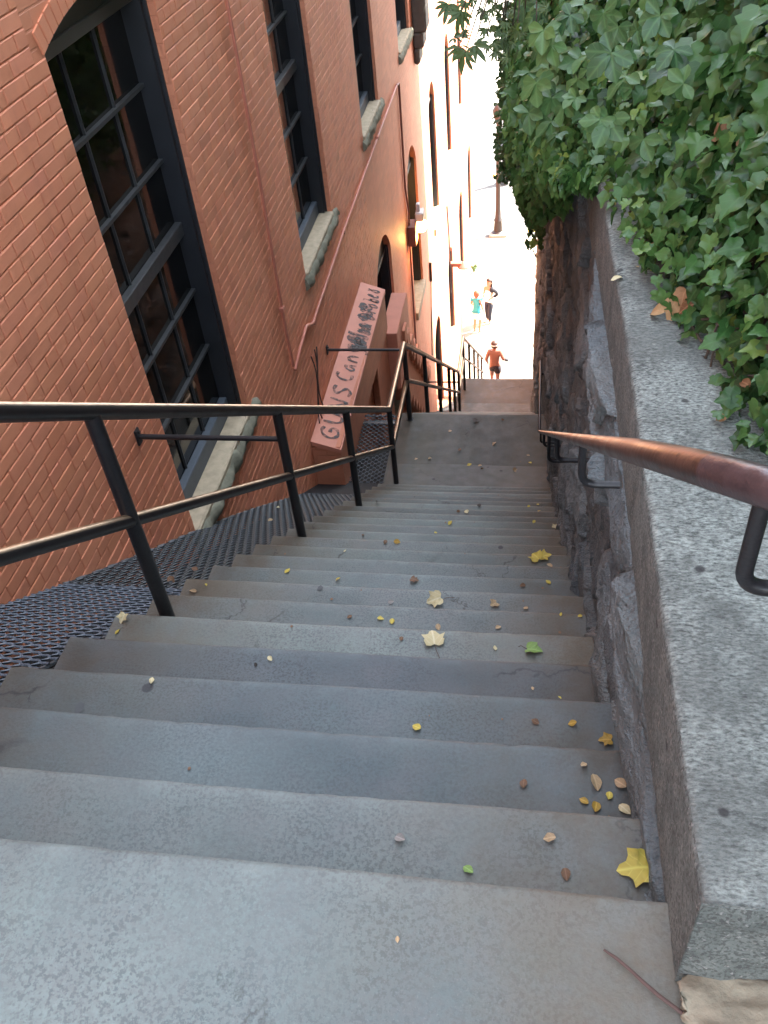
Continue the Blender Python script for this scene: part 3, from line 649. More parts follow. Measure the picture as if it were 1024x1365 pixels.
def stairline(y): return np.where(y < YL1, np.maximum(nose_z(y), ZL1), np.where(y < YL2, np.maximum(ZL1-sl*(y-YL1), ZL2), np.maximum(ZL2-sl*(y-YL2), ZS)))-.45
ys = np.concatenate([np.arange(.515, 3, .0125), np.arange(3, 8, .03), np.arange(8, 18.31, .07)]); nv_ = 230
tt = np.linspace(0, 1, nv_)
Yg, Tg = np.meshgrid(ys, tt, indexing='ij'); Zb = stairline(Yg); Zg = ZC+(Zb-ZC)*Tg
wu = vn(Yg*1.1, Zg*1.1+9, 3)*.5
wf = vn(Yg*7, Zg*7+4, 4)*.12
d1, d2, idn, tl = vor(Yg*1.5+wu+wf, Zg*3.6+wu*1.3+wf)
e = np.clip((d2-d1)/.07, 0, 1); e = e*e*(3-2*e)
d1b, d2b, idb, tlb = vor(Yg*5+wu*3+wf, Zg*9+wu*2)
d1c, d2c, idc, tlc = vor(Yg*16+wf*3, Zg*26)
prot = e*(.012+.045*idn+.07*tl+.012*idb+.03*tlb)+vn(Yg*2.4, Zg*4.5, 5)*.035+.002*idc+.008*tlc+vn(Yg*22, Zg*30, 3)*.003-.045
Xg = wall_x(Yg)-prot-.015*np.clip(Tg*2, 0, 1)
Xg = Xg-.05*np.clip(1-(ZC-Zg)/.5, 0, 1)*np.clip((Yg-.95)/.3, 0, 1)*np.clip((9-Yg)/3, 0, 1)
Xg = np.where(Tg < .01, wall_x(Yg)+.02, Xg)
V = np.stack([Xg, Yg, Zg], -1).reshape(-1, 3); ni, nj = Yg.shape
ii, jj = np.meshgrid(np.arange(ni-1), np.arange(nj-1), indexing='ij'); q = (ii*nj+jj).ravel(); F = np.stack([q, q+1, q+nj+1, q+nj], -1)
def np_mesh(name, V, F, m, smooth=True):
    me = bpy.data.meshes.new(name); me.vertices.add(len(V)); me.vertices.foreach_set('co', V.astype(np.float32).ravel())
    k = F.shape[1]; me.loops.add(F.size); me.loops.foreach_set('vertex_index', F.astype(np.int32).ravel()); me.polygons.add(len(F))
    me.polygons.foreach_set('loop_start', np.arange(len(F), dtype=np.int32)*k); me.polygons.foreach_set('loop_total', np.full(len(F), k, dtype=np.int32))
    me.update(calc_edges=True); me.validate(); me.materials.append(m)
    if smooth: me.polygons.foreach_set('use_smooth', np.ones(len(F), dtype=bool))
    o = bpy.data.objects.new(name, me); COL.objects.link(o); return o
sw = empty('stone_wall', (.3, 5, -6), 'dark grey rubble retaining wall on the right of the stairs under a concrete coping', 'wall')
so = np_mesh('rubble_face', V, F, M['rubble']); adopt(so, sw)
at = so.data.attributes.new('tone', 'FLOAT', 'POINT'); at.data.foreach_set('value', (idn*.8+.1).astype(np.float32).ravel())
# solid mass behind the face, and its far end
core = MB().box(.36, 2.4, .9, 18.25, ZS-1, -1.5); core.box(.30, 2.4, 18.2, 18.34, ZS-1, -1.5)
part(core, 'core', M['rubble'], sw)
part(MB().box(.10, .5, 18.3, 21.6, ZS-1, -12.2, .03), 'low_end', M['brickdark'], sw)
# coping : rounded cast blocks, inner arris slightly chipped
def coping(y0, y1, seed):
    mb = MB(); ny = max(6, int((y1-y0)/.012)); ny = min(ny, 200)
    prof = [(.0, -.26), (-.0, -.015), (.004, -.004), (.014, 0), (.1, .001), (.3, .0), (1.0, -.01), (1.0, -.3)]
    for i in range(ny+1):
        y = y0+(y1-y0)*i/ny; x = np.interp(y, [.5, 1, 2, 3, 6, 18], [.228, .228, .222, .196, .19, .10]); z = np.interp(y, [.5, 1, 3, 18], [-1.115, -1.145, -1.17, -1.2])
        ends = 1 if i in (0, ny) else 0
        for j, (dx, dz) in enumerate(prof):
            ch = max(0, nz(y*14, j*.2, seed)-.25)*.012+nz(y*50, j, seed)*.0015
            mb.v.append((x+dx+(ch if j < 4 else 0)+(.0), y+(.004 if (i == 0 and seed != 1 and 1 <= j <= 3) else 0)-(.004 if (i == ny and 1 <= j <= 3) else 0), z+dz-(ch*.7 if 0 < j < 4 else 0)-(.004 if ends and j > 0 and j < 7 else 0)+nz(y*9, dx*9, seed)*.0015))
    n = len(prof)
    for i in range(ny):
        for j in range(n-1): a = i*n+j; mb.f.append((a, a+n, a+n+1, a+1))
    mb.f.append(tuple(ny*n+j for j in reversed(range(n))))
    if seed != 1: mb.f.append(tuple(range(n))); return mb
    # weathered near end, finely cut
    nx_, nz__ = 70, 24; k = len(mb.v)
    for i in range(nx_+1):
        for j in range(nz__+1):
            u, w_ = i/nx_, j/nz__; x = .228+.75*u; z = -1.119-.30*w_; e_ = (1 if w_ < .02 else 0)+(1 if u < .01 else 0)
            fd = min(1, u*14)*min(1, w_*9+.0); mb.v.append((x-(.0008 if u < .01 else 0), .5195-fd*(.006+nz(x*7, z*7, 4)*.014+nz(x*30, z*30, 4)*.006), z+.003*(1 if w_ < .02 else 0)))
    for i in range(nx_):
        for j in range(nz__): a = k+i*(nz__+1)+j; mb.f.append((a, a+1, a+nz__+2, a+nz__+1))
    return mb
for a, b_, s_ in ((.518, 3.2, 1), (3.208, 7.2, 2), (7.208, 12.2, 3), (12.208, 18.3, 4)): part(coping(a, b_, s_), 'coping', M['coping'], sw, True)

# broken rock at the foot of the coping
def rock(name, c, s, seed, m, label):
    bm = bmesh.new(); bmesh.ops.create_icosphere(bm, subdivisions=5, radius=1)
    for v in bm.verts:
        p = v.co.copy(); k = 1+.30*noise.noise(p*1.1+Vector((seed, 0, 0)))+.14*noise.noise(p*3+Vector((0, seed, 0)))+.07*noise.noise(p*6.5)+.05*abs(noise.noise(p*13))+.025*noise.noise(p*27)
        p *= k; p.z = min(p.z, .55+.10*noise.noise(p*2.3)+.25*p.x); v.co = (c[0]+p.x*s[0], c[1]+p.y*s[1], c[2]+p.z*s[2])
    me = bpy.data.meshes.new(name); bm.to_mesh(me); bm.free(); me.materials.append(m); me.polygons.foreach_set('use_smooth', [True]*len(me.polygons))
    o = bpy.data.objects.new(name, me); COL.objects.link(o); return tag(o, label, 'stone')
rock('broken_stone', (.375, .475, -1.352), (.14, .060, .072), 3, M['rockpale'], 'broken tan stone lying at the foot of the concrete coping, bottom right')
rock('broken_stone', (.30, .535, -1.38), (.05, .03, .03), 8, M['rubble'], 'small dark grey stone chip wedged between coping and tan stone')
tag(MB().box(.26, 3, -3, .50, Z0-.5, Z0-.012).build('ground_beside_landing', M['soil']), None, None, kind='structure')

# ---------------------------------------------------------------- foliage builders
def leaf_template(kind):
    if kind == 'ivy': o = [(0, .0), (.14, -.13), (.34, -.13), (.47, .04), (.42, .20), (.50, .40), (.36, .54), (.20, .66), (.10, .88), (.0, 1.0)]; 
    elif kind == 'leaflet': o = [(0, 0), (.13, .15), (.27, .42), (.31, .66), (.20, .84), (.0, 1.0)]
    elif kind == 'maple': o = [(0, .03), (.20, -.10), (.42, -.05), (.52, .18), (.46, .32), (.60, .58), (.36, .60), (.22, .68), (.16, .88), (.0, 1.0)]
    elif kind == 'slim': o = [(0, 0), (.07, .15), (.13, .45), (.10, .75), (.0, 1.0)]
    elif kind == 'oval': o = [(0, 0), (.22, .12), (.36, .38), (.34, .62), (.18, .86), (.0, 1.0)]
    right = o; left = [(-x, y) for x, y in reversed(o[1:-1])]
    out = np.array(right+left); n = len(out); c = np.array([[0, .38]])
    P = np.concatenate([c, out]); tri = np.array([[0, 1+i, 1+(i+1) % n] for i in range(n)])
    return P, tri
def leaves(name, m, pos, nrm, tipd, size, kind, rndv, curl=.25, parent=None, m2=None):
    P, tri = leaf_template(kind); n = len(pos); nrm = nrm/np.linalg.norm(nrm, axis=1, keepdims=True)
    tipd = tipd-nrm*np.sum(tipd*nrm, 1, keepdims=True); tipd /= np.linalg.norm(tipd, axis=1, keepdims=True)+1e-9; sd = np.cross(tipd, nrm)
    u, v = P[:, 0], P[:, 1]
    cu = curl*(.5+rng.random(n))[:, None]; fold = (.15+.5*rng.random(n))[:, None]
    w = -fold*0+np.abs(u)[None]*fold*.6-cu*((v-.3)**2)[None]+.10*rng.standard_normal((n, len(P)))*(np.abs(u)+.2)[None]
    V = pos[:, None]+size[:, None, None]*(sd[:, None]*u[None, :, None]+tipd[:, None]*v[None, :, None]+nrm[:, None]*w[..., None])
    F = (tri[None]+np.arange(n)[:, None, None]*len(P)).reshape(-1, 3)
    o = np_mesh(name, V.reshape(-1, 3), F, m, True)
    a = o.data.attributes.new('leafco', 'FLOAT_VECTOR', 'POINT'); L = np.zeros((n, len(P), 3), np.float32); L[..., 0] = u; L[..., 1] = v; L[..., 2] = np.clip(rndv, 0, 1)[:, None]; a.data.foreach_set('vector', L.ravel())
    if parent is not None: adopt(o, parent)
    return o
# bank surface: base line on the coping, rises to the right
by = [-3, .2, .7, 1.0, 1.37, 1.73, 2.07, 2.4, 2.9, 3.6, 5, 8, 11, 14, 18.3]; bx_ = [1.6, 1.05, .82, .68, .50, .45, .375, .30, .22, .16, .10, .06, .02, .0, .0]
hang = lambda y: np.interp(y, [2.8, 3.4, 4.9, 6.8, 8.5, 10, 11.5, 18.3], [0, .20, .95, 1.85, 2.1, 1.9, .9, .6])
def bank_pt(y, h):
    b = np.interp(y, by, bx_); k = vn(y*1.6+3, h*1.6+5, 3)
    x = np.where(h >= 0, b+h*.50+.10*k*np.minimum(1, h*4+.2), b-.02-.13*np.sin(np.clip(-h/(hang(y)+.01), 0, 1)*math.pi)**.6*np.minimum(1, hang(y))+.05*k)
    z = np.where(h >= 0, -1.15+h*.85+.05*k, -1.15+h)
    return x, z
def bank_nrm(y, h):
    n = np.stack([np.where(h >= 0, -.86, -1.), np.full(len(y), -.25), np.where(h >= 0, .5, .15)], -1); return n
# soil under it
yy = np.linspace(-3, 18.3, 130); hh = np.linspace(0, 3.2, 30); YY, HH = np.meshgrid(yy, hh, indexing='ij'); bxs, bzs = bank_pt(YY.ravel(), HH.ravel())
sv = np.stack([bxs+.10, YY.ravel(), bzs-.05], -1); q = (np.arange(129)[:, None]*30+np.arange(29)[None]).ravel()
tag(np_mesh('bank_soil', sv, np.stack([q, q+1, q+31, q+30], -1), M['soil']), None, None, kind='structure')
tag(MB().add([(.8, -3, 1.5), (30, -3, 2.5), (30, 18.3, 2.5), (.8, 18.3, 1.5)], [(0, 1, 2, 3)]).build('upper_ground', M['soil']), None, None, kind='structure')
ivy = None
def scatter(n, y0, y1, h0, h1, depth):
    y = y0+(y1-y0)*rng.random(n); h = h0+(h1-h0)*rng.random(n); x, z = bank_pt(y, h)
    nr = bank_nrm(y, h); nr /= np.linalg.norm(nr, axis=1, keepdims=True)
    cl = vn(y*3.5, h*3.5+20, 3); dd = depth*(rng.random(n)-.25)+cl*.05
    p = np.stack([x, y, z], -1)+nr*dd[:, None]; return p, nr, y, h, dd
def orient(nr, n, down=.9, jit=.55):
    no = nr+np.array([0, -.25, .35])+jit*rng.standard_normal((n, 3)); tp = np.array([-.25, -.15, -down])+.5*rng.standard_normal((n, 3)); return no, tp
groups = []
for (n, y0, y1, h0, h1, dep, s0, s1) in ((5200, .55, 2.6, .0, 1.3, .12, .034, .062), (4200, 2.2, 4.4, -.0, 1.4, .16, .040, .07), (5200, 4.2, 8.0, .0, 1.7, .22, .05, .085), (4500, 8, 18, -.1, 2.2, .35, .07, .13)):
    p, nr, y, h, dd = scatter(n, y0, y1, h0, h1, dep); k = rng.random(n) < np.clip(.45+(h+.02)*8, 0, 1); p, nr, y, h, dd = p[k], nr[k], y[k], h[k], dd[k]; n = len(p)
    size = (s0+(s1-s0)*rng.random(n))*(.75+.5*np.clip(h/.5, 0, 1)); no, tp = orient(nr, n); rv = .35+.25*rng.standard_normal(n)+.25*vn(y*2, h*2+40, 2)
    groups.append((p, no, tp, size, rv))
n = 15000; y = 2.9+8.3*rng.random(n)**1.0; hg = hang(y); h = -hg*rng.random(n)**.8*(1+.12*rng.standard_normal(n)*.6); x, z = bank_pt(y, h)
nr = bank_nrm(y, h); dd = rng.random(n)*.14; p = np.stack([x, y, z], -1)+nr/np.linalg.norm(nr, axis=1, keepdims=True)*dd[:, None]; p[:, 0] += .03
no, tp = orient(nr, n, 1.2); size = .03+.035*rng.random(n)+.003*y; rv = .38+.2*rng.standard_normal(n)+.15*rng.random(n); groups.append((p, no, tp, size, rv))
cat = [np.concatenate([g[i] for g in groups]) for i in range(5)]
ivy = leaves('ivy', M['ivy'], cat[0], cat[1], cat[2], cat[3], 'ivy', cat[4]); tag(ivy, 'dense green ivy covering the bank and spilling over the stone wall', 'ivy', kind='stuff')
# ivy stems peeping through
st = MB()
for i in range(60):
    y = random.uniform(.9, 5.5); h = random.uniform(.05, 1.2); P = []
    for t in range(8):
        xx, zz = bank_pt(np.array([y]), np.array([h])); P.append((float(xx[0])-.03-.02*random.random(), y, float(zz[0]))); y += random.uniform(-.05, .09); h = max(.01, h+random.uniform(-.11, .03))
    st.tube(P, .0035, 5)
for i in range(50):
    y = random.uniform(3.2, 9); P = []; h = 0; hg = float(hang(y))
    for t in range(9):
        xx, zz = bank_pt(np.array([y]), np.array([h])); P.append((float(xx[0])+.02*random.random()-.02, y, float(zz[0]))); y += random.uniform(-.06, .06); h -= hg/8.5
    st.tube(P, .004, 5)
st.tube([(onx(*p, x)) for p, x in (((905, 190), .56), ((892, 225), .55), ((880, 262), .53), ((872, 300), .50))], .010, 7)
tag(st.build('ivy_stems', M['bark']), 'thin brown ivy stems tangled beneath the ivy leaves', 'stems', kind='stuff')
# five-leaflet creeper on the upper bank: clusters of leaflets
def clusters(name, centres, nrs, sizes, rvs, m, label, cat_, nl=5, kind='leaflet', spread=.95):
    pos, no, tp, sz, rv = [], [], [], [], []
    for c, nr, s, r in zip(centres, nrs, sizes, rvs):
        nr = np.array(nr)/np.linalg.norm(nr); d = np.array([-.3, -.2, -1.])+.4*rng.standard_normal(3); d -= nr*d.dot(nr); d /= np.linalg.norm(d); sd = np.cross(d, nr)
        for j in range(nl):
            a = (j-(nl-1)/2)*spread; t = d*math.cos(a)+sd*math.sin(a); pos.append(c); no.append(nr+.18*rng.standard_normal(3)); tp.append(t); sz.append(s*(1-.12*abs(j-(nl-1)/2))); rv.append(r+.06*rng.standard_normal())
    return leaves(name, m, np.array(pos), np.array(no), np.array(tp), np.array(sz), kind, np.array(rv), .3)
cc, cn, cs, crv = [], [], [], []
for i in range(170):
    y = 2.4+5.0*rng.random()**1.2; h = .2+1.2*rng.random(); 
    if y > 3.0 and rng.random() < .6: h = -.05+.4*rng.random()
    x, z = bank_pt(np.array([y]), np.array([h])); cc.append(np.array([x[0]-.15, y-.03, z[0]+.09])); cn.append(np.array([-.6, -.55, .55])+.25*rng.standard_normal(3)); cs.append(.034+.030*rng.random()+.005*y); crv.append(.25+.5*rng.random())
for (px, py, xx, s, r) in ((815, 70, .22, .075, .15), (800, 385*.414+0, .2, .06, .6), (735, 60, .04, .07, .75), (715, 110, .0, .075, .7), (705, 150, -.03, .07, .5), (735, 130, .03, .065, .6), (725, 40, .02, .07, .8), (812, 160, .19, .07, .45), (760, 20, .06, .06, .2), (880, 20, .35, .06, .3)):
    if abs(xx) < .01: xx = .01
    d = ray(px, py); p = d*((3.2 if xx < .1 else 1.9)/d[1]); cc.append(p); cn.append(np.array([-.35, -.75, .6])); cs.append(s*(1.1 if xx < .1 else .85)); crv.append(r)
tag(clusters('creeper', cc, cn, cs, crv, M['creeper'], '', ''), 'five-leaflet green creeper growing through the upper ivy bank', 'creeper', kind='stuff')
# dead leaves caught in the ivy
dl = [(885, 415, .50, 'oval', .045), (900, 400, .52, 'maple', .05), (915, 385, .54, 'maple', .04), (925, 405, .56, 'oval', .04), (945, 316, .58, 'maple', .04), (950, 333, .58, 'oval', .03), (952, 180, .56, 'maple', .045), (985, 185, .6, 'oval', .04), (875, 330, .42, 'oval', .03), (1000, 515, .62, 'oval', .03), (968, 558, .5, 'oval', .025)]
for (px, py, xx, kd, s) in dl:
    d = ray(px, py)
    for sc_ in np.linspace(.8, 1.3, 200):
        pass
    # first meeting with the outer leaf shell
    p = None
    for k in np.linspace(.5/f_, 4/f_, 900):
        q_ = d*k; b = float(np.interp(q_[1], by, bx_)); h = max(0, (q_[2]+1.15)/.85)
        if q_[2] <= -1.13 or q_[0] > b+h*.5-.07: p = q_; break
    if p is None: continue
    o = leaves('dead_leaf', M['dry'], np.array([p]), np.array([[-.4, -.4, .8]]), rng.standard_normal((1, 3)), np.array([s]), kd, np.array([rng.random()]), .9)
    tag(o, 'curled tan dead leaf caught on the ivy over the coping', 'leaf', 'dead leaves caught in the ivy')

# ---------------------------------------------------------------- unseen trees on the bank, crowns shaped to block the sun
def tree(name, label, base, crown, n, size, branches=7, grp='unseen shade trees on the ivy bank'):
    root = empty(name, base, label, 'tree', grp); base = Vector(base); c = Vector(crown[0]); tr = MB()
    tr.tube([base-Vector((0, 0, .4)), base*.6+c*.4+Vector((.1, .1, 0)), c*.75+base*.25, c], [.2, .15, .11, .05], 10)
    ends = []
    for i in range(branches):
        a = i*2.4; e = Vector((c.x+math.cos(a)*crown[1][0]*.7, c.y+math.sin(a)*crown[1][1]*.7, c.z+math.sin(a*1.7)*crown[1][2]*.5)); s = base*.35+c*.65
        tr.tube([s, s*.5+e*.5+Vector((0, 0, .25)), e], [.07, .045, .015], 6); ends.append(e)
    part(tr, 'trunk', M['bark'], root, True)
    cl = rng.standard_normal((190, 3)); cl /= np.linalg.norm(cl, axis=1, keepdims=True); cl *= (.15+.85*rng.random((190, 1))**.5); cl = cl*np.array(crown[1])+np.array(crown[0])
    k = rng.integers(0, 190, n); p = cl[k]+rng.standard_normal((n, 3))*np.array(crown[1])*.17
    o = leaves('crown', M['treeleaf'], p, rng.standard_normal((n, 3))+[0, 0, .8], rng.standard_normal((n, 3))+[0, 0, -.5], size*(.7+.6*rng.random(n)), 'oval', rng.random(n), .2, root); return root
tree('shade_tree', 'unseen shade tree on the ivy bank beside the top landing', (2.6, .5, 1.6), ((4.4, 2.2, 4.8), (2.6, 4.4, 3.6)), 24000, .25)
tree('shade_tree', 'unseen shade tree on the ivy bank beside the first flight', (2.8, 6, 1.6), ((4.4, 7.4, 4.9), (2.6, 3.8, 3.6)), 20000, .25)
tree('shade_tree', 'unseen shade tree on the ivy bank beside the second flight', (2.6, 11.5, 1.6), ((4.3, 12.2, 5.0), (2.5, 3.4, 3.4)), 13000, .22)
tree('shade_tree', 'unseen shade tree on the far end of the ivy bank', (2.4, 15.6, 1.6), ((3.4, 16.2, 3.4), (2.2, 2.6, 3.0)), 10000, .2)
# twigs hanging into view from an overhanging branch
hb = empty('overhanging_branch', (.7, 4.0, .3), 'thin leafy branch hanging down into the top edge of the view', 'branch')
bb = MB(); bb.tube([(1.6, 4.6, 1.6), (.7, 4.1, .5), (.1, 4, -.35), (-.25, 4, -.8)], [.03, .018, .010, .004], 7)
tips = []
for (px, py) in ((598, 5), (615, 15), (612, 62), (620, 70), (632, 60), (605, 50), (650, 8), (655, 35), (640, 25), (670, 20), (668, 50), (680, 60), (662, 65), (690, 30), (700, 12), (680, 8), (715, 40), (648, 50)):
    d = ray(px, py); tips.append(d*((4.0+.25*math.sin(px))/d[1]))
for t in tips: bb.tube([(-.02, 4, -.45), ((t[0]-.02)*.6, 4.0, t[2]*.62-.12), t], [.006, .004, .002], 5)
part(bb, 'twigs', M['bark'], hb, True)
tc, tn, ts, trv = [], [], [], []
for i, t in enumerate(tips):
    for k in range(1 if i < 6 else 3): tc.append(t+rng.standard_normal(3)*(.0 if i < 6 else .05)); tn.append(np.array([-.2, -.8, .7])+.3*rng.standard_normal(3)); ts.append(.085 if i < 6 else .034+.02*rng.random()); trv.append(.4+.6*rng.random())
o = clusters('leaves', tc, tn, ts, trv, M['treeleaf'], '', '', 7, 'slim', .5); adopt(o, hb)
# backlit small-leaved growth between the street and the ivy
n = 2600; y = 5.5+2.5*rng.random(n); d = np.stack([ray(a, b) for a, b in zip(672+24*rng.random(n)+10*np.sin(np.arange(n)), 5+235*rng.random(n))]); p = d*(y/d[:, 1])[:, None]
k = vn(p[:, 1]*6, p[:, 2]*6, 3)+.12*rng.standard_normal(n) > -.02; p = p[k]; n = len(p)
o = leaves('wall_shrub', M['treeleaf'], p, rng.standard_normal((n, 3))+[-.5, -.5, .5], rng.standard_normal((n, 3)), .035+.03*rng.random(n), 'oval', rng.random(n), .2)
ss = MB()
for i in range(26):
    a = p[rng.integers(0, n)]; ss.tube([(.12, a[1], a[2]-.25), ((.12+a[0])/2, a[1], a[2]-.12), a], [.008, .005, .002], 5)
rt = empty('wall_shrub', (.1, 6.5, -1.5), 'small-leaved backlit shrub at the outer edge of the ivy', 'shrub'); adopt(o, rt); o.name = 'foliage'; part(ss, 'stems', M['bark'], rt, True)

# ---------------------------------------------------------------- fallen leaves on the steps
FL = [(579, 804, 22, 'pale', 'maple'), (578, 852, 28, 'pale', 'maple'), (712, 868, 22, 'green', 'maple'), (658, 807, 13, 'tan', 'maple'), (701, 812, 8, 'tan', 'oval'), (507, 825, 10, 'yellow', 'oval'), (523, 829, 10, 'yellow', 'oval'), (466, 823, 8, 'brown', 'oval'), (584, 837, 10, 'tan', 'oval'), (535, 852, 8, 'brown', 'oval'), (664, 837, 9, 'tan', 'oval'), (660, 865, 8, 'pale', 'oval'), (553, 774, 12, 'brown', 'maple'), (451, 773, 8, 'yellow', 'oval'), (731, 777, 9, 'yellow', 'oval'), (697, 781, 9, 'brown', 'oval'), (714, 744, 18, 'yellow', 'maple'), (727, 743, 16, 'yellow', 'maple'), (733, 754, 9, 'tan', 'oval'), (529, 723, 10, 'gold', 'oval'), (514, 723, 8, 'brown', 'oval'), (485, 714, 6, 'brown', 'oval'), (600, 698, 8, 'yellow', 'oval'), (581, 711, 5, 'yellow', 'oval'), (622, 683, 9, 'pale', 'oval'), (611, 682, 6, 'brown', 'oval'), (639, 674, 8, 'dark', 'oval'), (712, 696, 6, 'yellow', 'oval'), (717, 673, 5, 'yellow', 'oval'), (719, 682, 6, 'gold', 'oval'), (705, 675, 5, 'yellow', 'oval'), (741, 702, 9, 'pale', 'maple'), (503, 670, 6, 'dark', 'oval'), (748, 820, 6, 'yellow', 'oval'), (773, 822, 7, 'yellow', 'oval'), (521, 803, 9, 'grey', 'oval'), (460, 735, 5, 'pale', 'oval'),
 (635, 562, 9, 'dark', 'maple'), (659, 592, 8, 'tan', 'oval'), (613, 600, 7, 'brown', 'oval'), (626, 620, 7, 'yellow', 'oval'), (640, 621, 6, 'tan', 'oval'), (643, 626, 6, 'brown', 'oval'), (688, 628, 8, 'tan', 'maple'), (707, 617, 5, 'yellow', 'oval'), (704, 607, 5, 'tan', 'oval'), (573, 612, 6, 'tan', 'oval'), (555, 612, 5, 'tan', 'oval'), (555, 631, 5, 'pale', 'oval'), (540, 635, 6, 'tan', 'oval'), (714, 635, 5, 'gold', 'oval'), (718, 639, 6, 'dark', 'oval'), (600, 575, 5, 'tan', 'oval'), (670, 560, 5, 'brown', 'oval'),
 (165, 828, 15, 'pale', 'maple'), (157, 843, 10, 'yellow', 'oval'), (258, 789, 12, 'tan', 'oval'), (275, 780, 5, 'yellow', 'oval'), (383, 762, 10, 'yellow', 'oval'), (360, 879, 9, 'pale', 'oval'), (341, 887, 7, 'dark', 'oval'),
 (794, 1045, 24, 'tan', 'oval'), (827, 1047, 20, 'tan', 'oval'), (812, 1062, 14, 'yellow', 'oval'), (794, 1076, 18, 'gold', 'oval'), (832, 1079, 20, 'pale', 'oval'), (779, 1069, 14, 'gold', 'oval'), (698, 1046, 15, 'brown', 'oval'), (778, 1021, 12, 'tan', 'oval'), (733, 1119, 18, 'tan', 'oval'), (754, 1166, 18, 'brown', 'oval'), (846, 1161, 46, 'yellow', 'maple'), (807, 988, 18, 'gold', 'maple'), (763, 966, 13, 'gold', 'oval'), (714, 963, 12, 'brown', 'oval'), (825, 966, 11, 'brown', 'oval'), (746, 931, 6, 'yellow', 'oval'), (710, 918, 6, 'tan', 'oval'),
 (556, 971, 15, 'yellow', 'oval'), (534, 1119, 18, 'grey', 'oval'), (624, 1160, 17, 'green', 'oval'), (203, 908, 10, 'pale', 'oval'), (530, 1253, 9, 'tan', 'oval')]
ORD = ['top', 'second', 'third', 'fourth', 'fifth', 'sixth', 'seventh', 'eighth', 'ninth', 'tenth', 'eleventh', 'twelfth', 'thirteenth', 'fourteenth', 'fifteenth', 'sixteenth', 'seventeenth', 'eighteenth', 'nineteenth', 'twentieth', 'twenty-first', 'twenty-second', 'twenty-third']
used = {}
CW = {'pale': 'cream', 'yellow': 'yellow', 'green': 'green and yellow', 'tan': 'tan', 'brown': 'brown', 'gold': 'golden', 'grey': 'grey', 'dark': 'dark withered'}
for (px, py, s, c, kd) in FL:
    r = on_steps(px, py)
    if r is None: continue
    p, z, lv = r; depth = p@Wv; size = s*depth/f_*(.95)*(1.0)
    a = rng.random()*6.28; flat = s < 12
    o = leaves('fallen_leaf', M['fl_'+c], np.array([[p[0], p[1], z+.006+size*.06]]), np.array([[.25*rng.standard_normal(), .25*rng.standard_normal(), 1.]]), np.array([[math.cos(a), math.sin(a), 0]]), np.array([size]), kd, np.array([rng.random()]), .12 if s < 14 else .35)
    ma = o.data; cen = np.array([math.cos(a), math.sin(a), 0])*size*.45
    ma.transform(Matrix.Translation(Vector(-cen)))
    zm = min(v.co.z for v in ma.vertices)
    ma.transform(Matrix.Translation((0, 0, z+.002-zm)))
    if s > 20 and kd == 'maple':
        vs0 = Vector((p[0], p[1], z+.004))-Vector(cen)
        k = MB().tube([vs0, vs0+Vector((-math.cos(a)*size*.4, -math.sin(a)*size*.4+.005, .006)), vs0+Vector((-math.cos(a)*size*.75+.01, -math.sin(a)*size*.8, .001))], .0012, 5).build('stalk', M['twig']); k.parent = o
    side = 'left' if p[0] < -1.05 else ('left middle' if p[0] < -.65 else ('middle' if p[0] < -.25 else ('right middle' if p[0] < .03 else 'right end')))
    where = 'of the first landing' if lv == 23 else 'of the %s step' % ORD[min(lv, 22)]
    lab = '%s %s fallen leaf on the %s %s' % ('large' if s > 20 else ('small' if s < 12 else 'middle-sized'), CW[c]+(' lobed' if kd == 'maple' else ''), side, where)
    tag(o, lab, 'leaf', 'fallen leaves on the stairs')
# leaves on the grating and coping
def lone(px, py, zf, s, c, kd, lab):
    d = ray(px, py); z = zf
    if callable(zf):
        z = -3
        for _ in range(20): z = zf((d*(z/d[2]))[1])
    p = d*(z/d[2]); size = s*(p@Wv)/f_*1.1
    o = leaves('fallen_leaf', M['fl_'+c], np.array([p+[0, 0, .006]]), np.array([[.1, -.2 if callable(zf) else .1, 1.]]), rng.standard_normal((1, 3))*[1, 1, 0], np.array([size]), kd, np.array([.5]), .3)
    zm = min(v.co.z for v in o.data.vertices); o.data.transform(Matrix.Translation((0, 0, p[2]+.003-zm)))
    tag(o, lab, 'leaf')
lone(225, 773, gz, 12, 'brown', 'oval', 'brown fallen leaf on the grating just behind the nearest railing post'); lone(264, 760, gz, 9, 'brown', 'oval', 'darker brown fallen leaf on the grating by the step ends')
lone(364, 693, gz, 7, 'tan', 'oval', 'small tan leaf on the long grating near the second railing post'); lone(372, 676, gz, 5, 'pale', 'oval', 'tiny cream leaf on the long grating beyond the second post')
lone(830, 372, -1.163, 15, 'pale', 'oval', 'pale green-white leaf lying on the concrete coping beside the ivy'); lone(851, 359, -1.163, 7, 'tan', 'oval', 'tiny tan leaf on the coping below the ivy fringe')
lt = MB()
for i in range(90):
    lv = int(rng.integers(0, 24)); yb, yn, z, _t = levels[lv]; yb = max(yb, .1); x = (.24-abs(rng.standard_normal())*.22) if rng.random() < .55 else XL+.03+abs(rng.standard_normal())*.5
    x = min(.25, max(XL+.02, x)); y = yb+(yn-yb)*(rng.random()**1.6)*.9+.01; q = .0015+.0035*rng.random(); a0_ = rng.random()*6.28; k = len(lt.v)
    for j in range(5): a1_ = a0_+j*1.256; lt.v.append((x+q*math.cos(a1_)*(1+.6*rng.random()), y+q*math.sin(a1_)*(1.2+.8*rng.random()), z+.0015+.002*rng.random()))
    lt.f.append((k, k+1, k+2, k+3, k+4))
tag(lt.build('leaf_crumbs', M['fl_brown']), 'brown crumbs of broken leaf and grit scattered on the steps', 'litter', kind='stuff')
